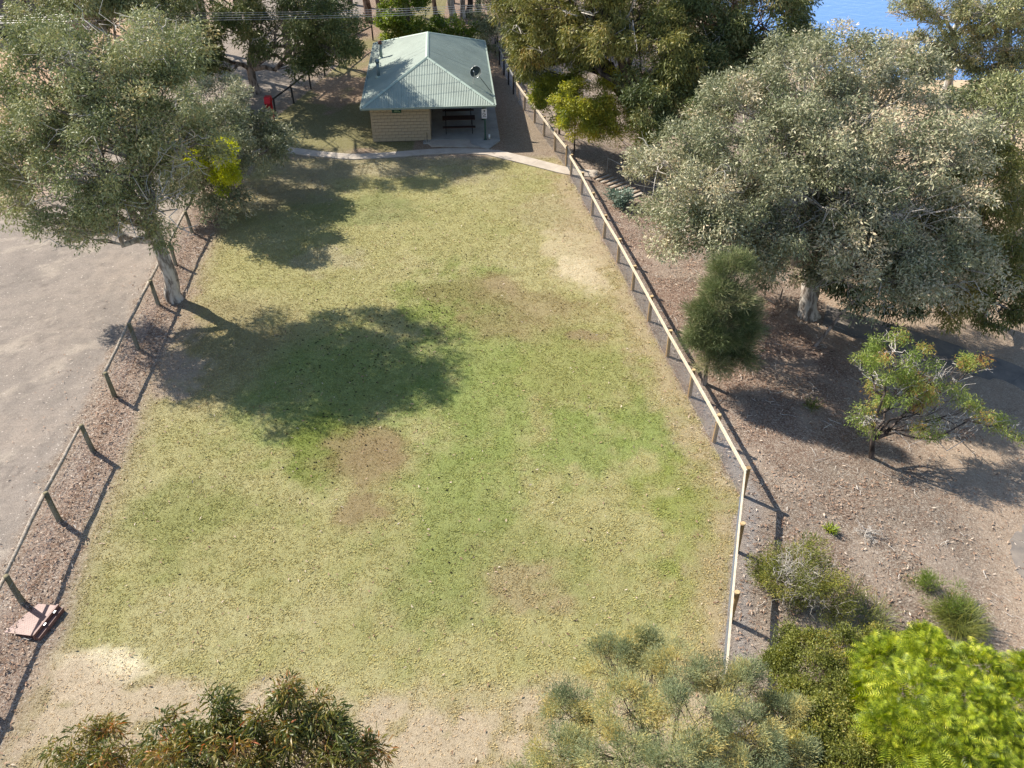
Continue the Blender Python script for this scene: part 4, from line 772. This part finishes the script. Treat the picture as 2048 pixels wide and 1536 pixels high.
for r in range(12):
    z = .04+bh*(r+.5)
    if r % 2 == 0:
        for c in range(9): inst('block', bme, wall, (.41+bw*(c+.5), .535-.004*random.random(), z))
    else:
        inst('block', hme, wall, (.41+bw/4, .535, z)); inst('block', hme, wall, (.41+bw*8.75, .535, z))
        for c in range(8): inst('block', bme, wall, (.41+bw*(c+1), .535-.004*random.random(), z))
mb = MB(); mb.box(.385, .58, -.1, .415, 12.68, 2.42); mb.obj('side_wall', blockm, wall)
# louvred window on the left wall
wn = empty('window', (.37, 1.6, 1.75), 0, H)
fm = MB(); fm.box(-.04, -.55, -.38, .012, -.5, .38); fm.box(-.04, .5, -.38, .012, .55, .38); fm.box(-.04, -.5, .33, .012, .5, .38); fm.box(-.04, -.5, -.38, .012, .5, -.33); fm.obj('frame', dgreen, wn)
glm = mat('dark glass', (.02, .025, .03), .15, 0, .1, 2, spec=.6)
lv = MB(); lv.add([(-.09, -.49, -.06), (-.09, .49, -.06), (.0, .49, .06), (.0, -.49, .06), (-.085, -.49, -.066), (-.085, .49, -.066), (.005, .49, .054), (.005, -.49, .054)], [(0, 1, 2, 3), (7, 6, 5, 4), (0, 4, 5, 1), (2, 6, 7, 3)]); lme = lv.mesh('louvre', glm)
for i in range(5): inst('louvre', lme, wn, (0, 0, -.26+.13*i))
# corrugated roof: four planes in sheets
roof = empty('roof', (0, 0, 0), 0, H); PITCHR = (RZ-EZ)/HR
def hgt(a, b_): return EZ+PITCHR*b_
def sheet(face, a0, a1):
    mb = MB(); n = int(round((a1-a0)/.1*6)); A = np.linspace(a0, a1, n+1); tot = W_ if face in 'FB' else L_
    V = []
    for a in A:
        run = min(a, tot-a, HR); wv = .013*math.sin(a/.1*2*math.pi)
        for b_, z in ((-.06, EZ-.06*PITCHR), (run, hgt(a, run))):
            z += wv
            if face == 'F': V.append((a, b_, z))
            elif face == 'B': V.append((a, L_-b_, z))
            elif face == 'L': V.append((b_, a, z))
            else: V.append((W_-b_, a, z))
    Q = [(2*i, 2*i+2, 2*i+3, 2*i+1) if face in 'FR' else (2*i, 2*i+1, 2*i+3, 2*i+2) for i in range(n)]
    mb.add(V, Q); mb.obj('roof_sheet', roofm, roof, smooth=True)
for f, tot in (('F', W_), ('B', W_), ('L', L_), ('R', L_)):
    k = int(round(tot/.8)); e = np.linspace(0, tot, k+1)
    for i in range(k): sheet(f, e[i]+(.0 if i == 0 else .003), e[i+1]-(.0 if i == k-1 else .003))
def cap_strip(name, a, b_, half=.11, rise=.035):
    mb = MB(); a, b_ = npn(a), npn(b_); d = unit(b_-a); s_ = unit(np.cross(d, [0, 0, 1.])); V = []
    for p in (a, b_):
        for t, z in ((-half, -half*.30), (-.03, rise*.6), (0, rise), (.03, rise*.6), (half, -half*.30)): V.append(p+s_*t+[0, 0, z+.012])
    mb.add(V, [(i, i+1, i+6, i+5) for i in range(4)]); return mb.obj(name, trimm, roof)
cap_strip('ridge_cap', (HR, HR-.05, RZ+.012), (HR, L_-HR+.05, RZ+.012))
for a, b_ in (((0, 0), (HR, HR)), ((W_, 0), (HR, HR)), ((0, L_), (HR, L_-HR)), ((W_, L_), (HR, L_-HR))):
    cap_strip('hip_cap', (*a, EZ+.012), (*b_, RZ+.005))
def gutter(a, b_):
    mb = MB(); a, b_ = npn(a), npn(b_); mb.bar(a, b_, .09, .11); mb.obj('gutter', roofm, roof)
g_ = .09
gutter((-g_, -g_, EZ-.05), (W_+g_, -g_, EZ-.05)); gutter((-g_, L_+g_, EZ-.05), (W_+g_, L_+g_, EZ-.05)); gutter((-g_, -g_+.05, EZ-.05), (-g_, L_+g_-.05, EZ-.05)); gutter((W_+g_, -g_+.05, EZ-.05), (W_+g_, L_+g_-.05, EZ-.05))
mb = MB(); mb.box(.02, .02, EZ-.06, W_-.02, L_-.02, EZ-.03); mb.obj('soffit', mat('soffit lining', (.30, .28, .24), .9), roof)
# flues
flm = mat('galvanised flue', (.20, .25, .25), .5, .5, .15, 6); fcm = mat('flue cap rust', (.10, .045, .035), .8, 0, .3, 20)
for (u, v_, hh, cm) in ((.74, 8.6, 1.0, fcm), (.78, 4.6, .95, flm)):
    z = EZ+PITCHR*u; fl = MB(); fl.tube([(u, v_, z-.1), (u, v_, z+hh)], .10, 14); f_ = fl.obj('flue_pipe', flm, roof, smooth=True)
    c_ = MB(); c_.tube([(u, v_, z+hh-.06), (u, v_, z+hh+.14)], [.135, .125], 14); c_.obj('flue_cap', cm, roof, smooth=True)
    c_ = MB(); c_.tube([(u, v_, z-.06), (u, v_, z+.10)], [.22, .12], 14); c_.obj('flue_flashing', trimm, roof, smooth=True)
# satellite dish on the right roof plane
dish = empty('satellite_dish', (6.82, 2.3, EZ+PITCHR*1.03), 0, H)
dk = mat('dark mesh dish', (.035, .05, .045), .6, .2, .15, 10); stl = mat('pale steel', (.55, .56, .55), .4, .6)
ax = unit(npn((-.35, -.75, .5))); s1 = unit(np.cross(ax, [0, 0, 1.])); s2 = np.cross(s1, ax); cD = npn((.05, 0, .78)); V = [cD-ax*.12]; R_ = .36; rings = 5; k = 24
for r in range(1, rings+1):
    rr = R_*r/rings
    for a in range(k): V.append(cD-ax*(.12-.12*(r/rings)**2)+s1*math.cos(a*2*math.pi/k)*rr+s2*math.sin(a*2*math.pi/k)*rr)
Q = [(1+(r-1)*k+a, 1+(r-1)*k+(a+1) % k, 1+r*k+(a+1) % k, 1+r*k+a) for r in range(1, rings) for a in range(k)]
mb = MB(); mb.add(V, Q, [(0, 1+(a+1) % k, 1+a) for a in range(k)]); mb.obj('reflector', dk, dish, smooth=True)
mb = MB(); mb.tube(V[1+(rings-1)*k:]+[V[1+(rings-1)*k]], .009, 5); mb.obj('dish_rim', stl, dish)
mb = MB(); mb.tube([(-.1, .1, .0), (-.08, .08, .45), cD-ax*.13], .028, 8); mb.obj('mast', stl, dish)
mb = MB(); mb.tube([cD-ax*.1, (1.0, -.35, -.38)], .018, 6); mb.obj('brace', dk, dish)
mb = MB(); mb.tube([cD-ax*.05-s2*.3, cD+ax*.3-s2*.05], .014, 6); mb.obj('feed_arm', stl, dish)
mb = MB(); mb.tube([cD+ax*.28-s2*.05, cD+ax*.36-s2*.05], .035, 8); mb.obj('receiver', stl, dish)
# columns
def column(u, v_):
    mb = MB(); mb.box(u-.055, v_-.055, .08, u+.055, v_+.055, EZ-.06); c_ = mb.obj('column', dgreen, H)
    mb = MB(); mb.box(u-.1, v_-.1, .08, u+.1, v_+.1, .095); mb.obj('base_plate', dgreen, c_); return c_
column(7.3, .3); column(7.32, 3.7); column(7.32, 8.0)
mb = MB(); mb.bar((7.3, .42, EZ-.12), (7.32, 12.6, EZ-.12), .08, .16); mb.bar((3.9, .42, EZ-.13), (7.3, .42, EZ-.13), .08, .14); mb.obj('beam', dgreen, H)
# green sign on the block wall (two short lines, unreadable in the photo)
def textobj(name, body, size, m, parent, loc, rot, ext=.002):
    cu = bpy.data.curves.new(name, 'FONT'); cu.body = body; cu.size = size; cu.align_x = 'CENTER'; cu.align_y = 'CENTER'; cu.extrude = ext
    o = bpy.data.objects.new(name, cu); COL.objects.link(o); me = bpy.data.meshes.new_from_object(o); bpy.data.objects.remove(o)
    me.materials.clear(); me.materials.append(m); o = bpy.data.objects.new(name, me); COL.objects.link(o); o.parent = parent; o.location = loc; o.rotation_euler = rot; return o
sg = MB(); sg.box(1.72, .47, 1.80, 2.28, .51, 2.10); sgo = sg.obj('wall_sign', mat('sign green', (.008, .055, .04), .4, 0, .05, 2), H)
ltm = mat('sign lettering', (.40, .50, .28), .5)
for i, (x0, x1, z) in enumerate(((1.86, 2.12, 1.975), (1.84, 2.04, 1.89), (2.09, 2.17, 1.89))):
    mb = MB()
    for q in np.arange(x0, x1, .038): mb.box(q, .462, z-.018-.006*random.random(), q+.026, .4695, z+.018)
    mb.obj('sign_line', ltm, sgo)
# accessible sign on the front column
ps = MB(); ps.box(7.10, .215, 1.42, 7.42, .24, 2.0); pso = ps.obj('accessible_sign', mat('sign white', (.62, .62, .68), .45, 0, .04, 3), H)
blk = mat('sign black', (.02, .02, .03), .5)
mb = MB(); mb.tube([(7.26, .208, 1.88), (7.26, .214, 1.88)], .05, 12); mb.bar((7.26, .211, 1.83), (7.24, .211, 1.70), .006, .05); mb.tube([(7.25+.09*math.cos(t), .211, 1.67+.09*math.sin(t)) for t in np.linspace(1.6, 6.6, 14)], .014, 4); mb.box(7.24, .208, 1.66, 7.34, .2145, 1.70)
mb.box(7.14, .208, 1.50, 7.38, .2145, 1.54); mb.obj('wheelchair_symbol', blk, pso)

# standpipe tap and pit at wall corner; white pipe stub
M2 = lambda u, v_: (HO[0]+u*math.cos(YAW)-v_*math.sin(YAW), HO[1]+u*math.sin(YAW)+v_*math.cos(YAW), 0)
t_ = thing('garden_tap', 'thin dark standpipe tap over a concrete gully at the block wall\'s corner', 'tap', M2(3.72, .2), YAW)
mb = MB(); mb.tube([(0, 0, 0), (0, 0, .62)], .018, 6); mb.obj('pipe', mat('dark pipe', (.05, .04, .04), .6, .4), t_)
mb = MB(); mb.tube([(0, 0, .6), (0, -.1, .6), (0, -.12, .54)], .016, 6); mb.bar((-.05, 0, .65), (.05, 0, .65), .012, .012); mb.obj('spout', mat('brass', (.25, .17, .06), .4, .8), t_)
mb = MB(); mb.box(-.25, -.2, 0, .16, -.15, .09); mb.box(-.25, .1, 0, .16, .15, .09); mb.box(-.25, -.15, 0, -.2, .1, .09); mb.box(.11, -.15, 0, .16, .1, .09); mb.box(-.2, -.15, 0, .11, .1, .03); mb.obj('gully', slabm, t_)
t_ = thing('white_cup', 'small white cup standing on the slab at the foot of the front column', 'cup', M2(7.55, .42)[:2]+(.08,), YAW)
mb = MB(); mb.tube([(0, 0, 0), (0, 0, .24)], [.055, .065], 12); mb.obj('cup_wall', mat('white plastic', (.8, .8, .78), .4), t_, smooth=True)
mb = MB(); mb.tube([(0, 0, .24), (0, 0, .255)], [.072, .072], 12); mb.obj('lid', mat('white lid', (.7, .7, .7), .4), t_)
# picnic tables
pw = mat('dark stained timber', (.045, .022, .018), .6, 0, .3, 5, .002, 40, .3, (1, 8, 1)); pmt = mat('dark steel frame', (.02, .02, .022), .5, .4)
def picnic(u, v_, lab):
    r = thing('picnic_table', lab, 'picnic table', M2(u, v_)[:2]+(.08,), YAW, 'picnic tables under the shelter roof')
    for i in range(5): mb = MB(); y0 = -.36+i*.146; mb.box(-1.02, y0, .72, 1.02, y0+.136, .76); mb.obj('table_plank', pw, r)
    for sg in (-1, 1):
        for i in range(2): mb = MB(); y0 = sg*.78-.14+i*.142; mb.box(-1.02, y0, .42, 1.02, y0+.134, .46); mb.obj('seat_plank', pw, r)
    for sx in (-.82, .82):
        mb = MB(); mb.bar((sx, -.88, .395), (sx, .88, .395), .05, .05); mb.bar((sx, -.34, .695), (sx, .34, .695), .05, .05); mb.obj('frame_rail', pmt, r)
        for sg in (-1, 1): mb = MB(); mb.bar((sx, sg*.22, .67), (sx, sg*.80, .0), .05, .05); mb.obj('leg', pmt, r)
    return r
picnic(5.72, 2.1, 'dark timber picnic table nearest the open front of the shelter')
picnic(5.72, 5.1, 'dark timber picnic table behind the front one under the roof')

# ------------------------------------------------------------------ fences
railm = mat('pale new pine rail', (.50, .43, .32), .8, 0, .16, 3, .003, 30, .15, (3, 3, .6), (.66, .58, .45))
postm = mat('treated pine post', (.30, .185, .085), .8, 0, .25, 5, .003, 30, .2, (1, 1, .25), (.42, .29, .15))
capm = mat('cut post end', (.46, .34, .18), .8, 0, .2, 18)
wirem = mat('galvanised wire', (.45, .46, .47), .45, .6, .1, 3)
oldm = mat('weathered grey log', (.20, .155, .11), .9, 0, .3, 5, .006, 25, .15, (2, 2, .4), (.42, .37, .31))
oldpm = mat('weathered green post', (.115, .10, .06), .9, 0, .3, 6, .005, 25, .15, (1, 1, .3), (.24, .21, .13))
blackm = mat('black painted post', (.03, .026, .024), .7, 0, .25, 6)
def postmesh(r, h, m, cm=None, k=12):
    mb = MB(); mb.tube([(0, 0, -.3), (0, 0, h*.5), (0, 0, h-.012)], [r*1.04, r, r*.98], k); me = mb.mesh('post', m, smooth=False); return me
def wiremesh(parent, a, b_, z0, z1, st=.085, r=.0021, name='wire_mesh'):
    a, b_ = npn(a), npn(b_); d = b_-a; Lm = np.linalg.norm(d); d = d/Lm; hgt_ = z1-z0; mb = MB(); up = np.array([0, 0, 1.]); nr = np.cross(d, up)
    seg = []
    for s in np.arange(-hgt_, Lm, st):
        for dirn in (1, -1):
            u0, u1 = s, s+hgt_; w0, w1 = 0, hgt_
            if u0 < 0: w0 = -u0; u0 = 0
            if u1 > Lm: w1 = hgt_-(u1-Lm); u1 = Lm
            if w1-w0 < .02: continue
            if dirn < 0: w0, w1 = hgt_-w0, hgt_-w1
            seg.append((u0, w0, u1, w1, dirn))
    A = np.array(seg); p = a+d*A[:, 0:1]+up*(A[:, 1:2]+z0); q = a+d*A[:, 2:3]+up*(A[:, 3:4]+z0)
    t = unit(q-p); s1 = unit(np.cross(t, nr))*r; s2 = nr*r; off = nr*A[:, 4:5]*.003
    V = np.stack([p+s1+off, p-s1*.5+s2+off, p-s1*.5-s2+off, q+s1+off, q-s1*.5+s2+off, q-s1*.5-s2+off], 1); i = np.arange(len(A))[:, None]*6
    mb.add(V.reshape(-1, 3), np.concatenate([i+[[0, 1, 4, 3]], i+[[1, 2, 5, 4]], i+[[2, 0, 3, 5]]]))
    for z in (z0, z1): mb.tube([a+up*z, b_+up*z], .003, 3)
    return mb.obj(name, wirem, parent)
R1 = thing('pine_rail_fence', 'new pale pine rail fence with round posts and wire mesh along the lawn\'s right side', 'fence', (RF[3][0], RF[3][1], 0))
o0 = npn((RF[3][0], RF[3][1], 0)); pme = postmesh(.075, 1.25, postm)
cme = MB(); cme.tube([(0, 0, 0), (0, 0, .014)], [.0735, .068], 12); cme = cme.mesh('post_cap', capm)
def right_section(idx):
    for i in idx:
        p = npn((*RF[i], 0.))-o0; inst('post', pme, R1, tuple(p), (random.uniform(-.02, .02), random.uniform(-.02, .02), random.random()*6)); inst('post_cap', cme, R1, (p[0], p[1], 1.238))
    for i, j in zip(idx[:-1], idx[1:]):
        a, b_ = npn((*RF[i], 0.))-o0, npn((*RF[j], 0.))-o0; d = unit(b_-a); nn = np.array([-d[1], d[0], 0])       # lawn side (left of travel away from camera)
        A, B_ = a+nn*.10, b_+nn*.10; e0 = .0 if i != idx[0] else -.07; e1 = .0 if j != idx[-1] else .07
        zj = random.uniform(-.006, .006)
        mb = MB(); mb.bar(A+d*(e0+.004)+[0, 0, 1.14+zj], B_+d*(e1-.004)+[0, 0, 1.14+zj], .045, .15); mb.obj('rail', railm, R1)
        wiremesh(R1, a+nn*.082+d*.05, b_+nn*.082-d*.05, .02, 1.06)
right_section(list(range(0, 4))); right_section(list(range(3, 14))); right_section(list(range(14, 20)))
# duplicate corner post from the two runs removed
dup_posts = [c for c in R1.children if c.name.startswith('post') and abs(c.location.x) < 1e-4 and abs(c.location.y) < 1e-4]
for c in dup_posts[2:]: bpy.data.objects.remove(c)
R2 = thing('grey_wire_fence', 'older grey rail and wire fence running on past the shelter\'s right side', 'fence', (RF[20][0], RF[20][1], 0))
o2 = npn((*RF[20], 0)); pts2 = [RF[20], (-.25, 60.3), (-.59, 62.43), (-.95, 64.8), (-1.3, 67.2)]; ome = postmesh(.06, 1.3, blackm); om2 = mat('grey painted rail', (.24, .24, .23), .7)
for p in pts2: inst('post', ome, R2, (p[0]-o2[0], p[1]-o2[1], 0))
for a, b_ in zip(pts2[:-1], pts2[1:]):
    a, b_ = npn((*a, 0))-o2, npn((*b_, 0))-o2; mb = MB(); mb.bar(a+[0, 0, 1.2], b_+[0, 0, 1.2], .05, .1); mb.obj('rail', om2, R2); wiremesh(R2, a+[.06, 0, 0], b_+[.06, 0, 0], .05, 1.1)
# gate
ga, gb = npn((*RF[13], 0)), npn((*RF[14], 0)); gd = unit(gb-ga); GT = thing('metal_gate', 'grey metal framed mesh gate in the pale fence where the path passes', 'gate', tuple(ga+gd*.12))
gm = mat('dark grey steel', (.10, .105, .11), .5, .5); gw = float(np.linalg.norm(gb-ga))-.26
mb = MB(); e = gd*gw
for a, b_ in (((0, 0, .1), (0, 0, 1.2)), (e+[0, 0, .1], e+[0, 0, 1.2]), ((0, 0, 1.2), e+[0, 0, 1.2]), ((0, 0, .12), e+[0, 0, .12]), ((0, 0, .65), e+[0, 0, .65])): mb.tube([npn(a), npn(b_)], .02, 8)
mb.obj('gate_frame', gm, GT); wiremesh(GT, gd*.02, gd*(gw-.02), .13, 1.18)
mb = MB(); mb.tube([e+gd*.05+[0, 0, -.2], e+gd*.05+[0, 0, 1.32]], .03, 8); mb.obj('gate_post', gm, GT); mb = MB(); mb.box(e[0]-.04, e[1]-.05, .85, e[0]+.04, e[1]-.01, .93); mb.obj('latch', gm, GT)
# left log fence
L1 = thing('log_rail_fence', 'weathered grey log rail fence with round posts along the car park', 'fence', (LF[2][0], LF[2][1], 0)); o1 = npn((*LF[2], 0))
tops = []
for i, p in enumerate(LF):
    mb = MB(); a = npn((*p, 0))-o1; lean = npn((random.uniform(-.07, .02), random.uniform(-.04, .05), 1.2+random.uniform(-.03, .06)))
    mb.tube([a-[0, 0, .3], a, a+lean*.5+RNG.normal(0, .01, 3), a+lean], [.09, .09, .082, .078], 10, wob=.04); mb.obj('post', oldpm, L1, smooth=True); tops.append(a+lean)
for i in range(len(LF)-1):
    if i == 4: continue
    a, b_ = tops[i]-[0.07, 0, .07], tops[i+1]-[0.07, 0, .07]; mb = MB(); c = curve(a, b_, -.003, .008, 7); rr = np.linspace(.068, .052, 7) if i % 2 else np.linspace(.052, .068, 7)
    mb.tube(c, rr, 9, wob=.06); mb.obj('rail', oldm, L1, smooth=True)
    a0, b0 = npn((*LF[i], 0))-o1, npn((*LF[i+1], 0))-o1; wiremesh(L1, a0+[.08, .05, 0], b0+[.08, -.05, 0], .0, 1.0, .1, .0013)
BF = [(-15.48, 53.67), (-14.86, 56.33), (-14.27, 59.31), (-13.79, 62.2), (-13.2, 65.2), (-12.5, 68.2), (-11.4, 71)]
L2 = thing('black_rail_fence', 'black round rail fence bending behind the shelter\'s left side', 'fence', (*BF[0], 0)); o3 = npn((*BF[0], 0)); bme_ = postmesh(.06, 1.3, blackm)
for p in BF: inst('post', bme_, L2, (p[0]-o3[0], p[1]-o3[1], 0), (random.uniform(-.04, .04), random.uniform(-.04, .04), 0))
for a, b_ in zip(BF[:-1], BF[1:]):
    a, b_ = npn((*a, 0))-o3, npn((*b_, 0))-o3; mb = MB(); mb.tube([a+[0, 0, 1.2], b_+[0, 0, 1.2]], .055, 8); mb.obj('rail', blackm, L2)
# red hose reel
hr = thing('fire_hose_reel', 'red fire hose reel on a red post beside the black fence', 'hose reel', tuple(G(549, 242)))
rd = mat('red paint', (.50, .012, .018), .45, 0, .12, 6); rd2 = mat('dark red canvas', (.30, .01, .02), .7, 0, .2, 12, .004, 40)
mb = MB(); mb.tube([(0, 0, -.2), (-.02, .05, 1.5)], .06, 10); mb.obj('post', rd, hr)
mb = MB(); mb.tube([(-.06, 0, 1.2), (-.30, 0, 1.2)], .30, 18); mb.tube([(-.05, 0, 1.2), (-.04, 0, 1.2)], .36, 18); mb.tube([(-.32, 0, 1.2), (-.31, 0, 1.2)], .36, 18); mb.obj('reel', rd2, hr)
mb = MB(); mb.add([(-.36, -.36, 1.25), (.02, -.36, 1.25), (.02, .36, 1.25), (-.36, .36, 1.25), (-.36, -.2, 1.6), (.02, -.2, 1.6), (.02, .2, 1.6), (-.36, .2, 1.6)], [(0, 1, 5, 4), (1, 2, 6, 5), (2, 3, 7, 6), (3, 0, 4, 7), (4, 5, 6, 7)]); mb.obj('cover', rd, hr)
mb = MB(); mb.tube([(-.18, -.3, 1.0), (-.2, -.34, .6), (-.12, -.2, .25), (-.3, .0, .05)], .02, 6); mb.obj('hose', rd2, hr)
# brown steel drain box
gx_ = G(75, 1243); bx = thing('brown_steel_box', 'low sloping reddish brown steel lid against the lawn by the log fence', 'steel box', tuple(gx_), math.radians(-13))
br = mat('red brown painted steel', (.15, .06, .045), .5, 0, .2, 3, .001, 30, .4, col2=(.23, .115, .09))
mb = MB(); mb.add([(-.62, -.55, .06), (.34, -.55, .20), (.34, .48, .20), (-.30, .48, .10), (-.62, -.55, .03), (.34, -.55, .17), (.34, .48, .17), (-.30, .48, .07)], [(0, 1, 2, 3), (7, 6, 5, 4), (0, 4, 5, 1), (1, 5, 6, 2), (2, 6, 7, 3), (3, 7, 4, 0)]); mb.obj('lid', br, bx)
mb = MB(); mb.box(.345, -.56, .0, .40, .50, .25); mb.obj('edge_beam', br, bx); mb = MB(); mb.box(.405, -.55, .0, .52, .49, .15); mb.obj('side_plate', br, bx)
mb = MB(); mb.box(-.6, -.53, -.02, .34, -.5, .06); mb.obj('base_skirt', br, bx)
for y_ in (-.2, .22): mb = MB(); mb.box(.39, y_, .2, .46, y_+.09, .23); mb.obj('hinge', stl, bx)

# ------------------------------------------------------------------ power lines and poles
polem = mat('grey power pole', (.20, .17, .14), .9, 0, .3, 4)
def pole(x, y, h, lab, rz):
    r = thing('power_pole', lab, 'power pole', (x, y, 0), rz); mb = MB(); mb.tube([(0, 0, -.3), (0, 0, h)], [.15, .1], 10); mb.obj('pole', polem, r); mb = MB(); mb.box(-.05, -.9, h-.5, .05, .9, h-.4); mb.obj('crossarm', polem, r)
    for k in (-.8, -.3, .3, .8): mb = MB(); mb.tube([(0, k, h-.4), (0, k, h-.27)], [.03, .04], 8); mb.obj('insulator', stl, r)
    return r
pA = P(215, 75, 51); pB = P(1335, 92, 56); pA[2] = 6.9; pB[2] = 7.0
pole(pA[0], pA[1], 7.2, 'grey power pole hidden behind the big left gum, carrying the wires', 0); pole(pB[0], pB[1], 7.2, 'grey power pole hidden among the golden and dark gums, carrying the wires', 0)
wiremat = mat('wire aluminium', (.5, .5, .5), .5, .5)
wl = thing('power_lines', 'four thin power wires crossing above the shelter roof', 'power lines', (0, 0, 0))
pC = npn((pA[0]-38, pA[1]+8, 5.2))
for k in (-.8, -.3, .3, .8):
    for a, b_, sg_ in ((pA, pB, -.012), (pC, pA, -.01)):
        a_, b2 = npn((a[0], a[1]+k, a[2])), npn((b_[0], b_[1]+k, b_[2])); mb = MB(); t = np.linspace(0, 1, 17)[:, None]; q = a_*(1-t)+b2*t; q[:, 2] += (4*t*(1-t))[:, 0]*sg_*np.linalg.norm(b2-a_)
        mb.tube(q, .009, 4); mb.obj('wire', wiremat, wl)
# grey shed in the far left corner
sb = G(0, 82); sh = thing('grey_shed', 'grey walled shed in the top left corner beyond the trees', 'shed', (sb[0]-3.5, sb[1], 0), 0)
mb = MB(); mb.box(-8, .6, 0, 4.9, 8, 4.6); mb.obj('wall', mat('grey mauve cladding', (.115, .11, .12), .8, 0, .08, 3), sh)
mb = MB(); mb.box(-8, .3, .0, 4.9, .58, .9); mb.obj('painted_recess', mat('dark base', (.03, .025, .025), .9), sh)  # solid box at the wall's foot; recess shade is put into its near-black colour
mb = MB(); mb.add([(-8.3, .1, 4.6), (5.2, .1, 4.6), (5.2, 8.3, 5.4), (-8.3, 8.3, 5.4), (-8.3, .1, 4.5), (5.2, .1, 4.5), (5.2, 8.3, 5.3), (-8.3, 8.3, 5.3)], [(0, 1, 2, 3), (7, 6, 5, 4), (0, 4, 5, 1), (1, 5, 6, 2), (2, 6, 7, 3), (3, 7, 4, 0)]); mb.obj('roof', roofm, sh)

# alike things share a group
GR = {'gum_tree': 'gum trees around the lawn', 'weed': 'weeds on the litter slope', 'power_pole': 'poles carrying the power lines', 'bushy_sapling': 'saplings outside the pale fence', 'olive_shrub': 'olive shrubs at the bottom edge',
      'green_shrub': 'green shrubs behind the shelter and fence', 'dusty_shrub': 'dusty shrubs behind the shelter', 'dark_understorey_shrub': 'shrubs under the silver gum', 'feathery_fern_clump': 'feathery clumps on the slope'}
for o in bpy.data.objects:
    k = o.name.split('.')[0]
    if o.parent is None and k in GR and 'label' in o: o['group'] = GR[k]
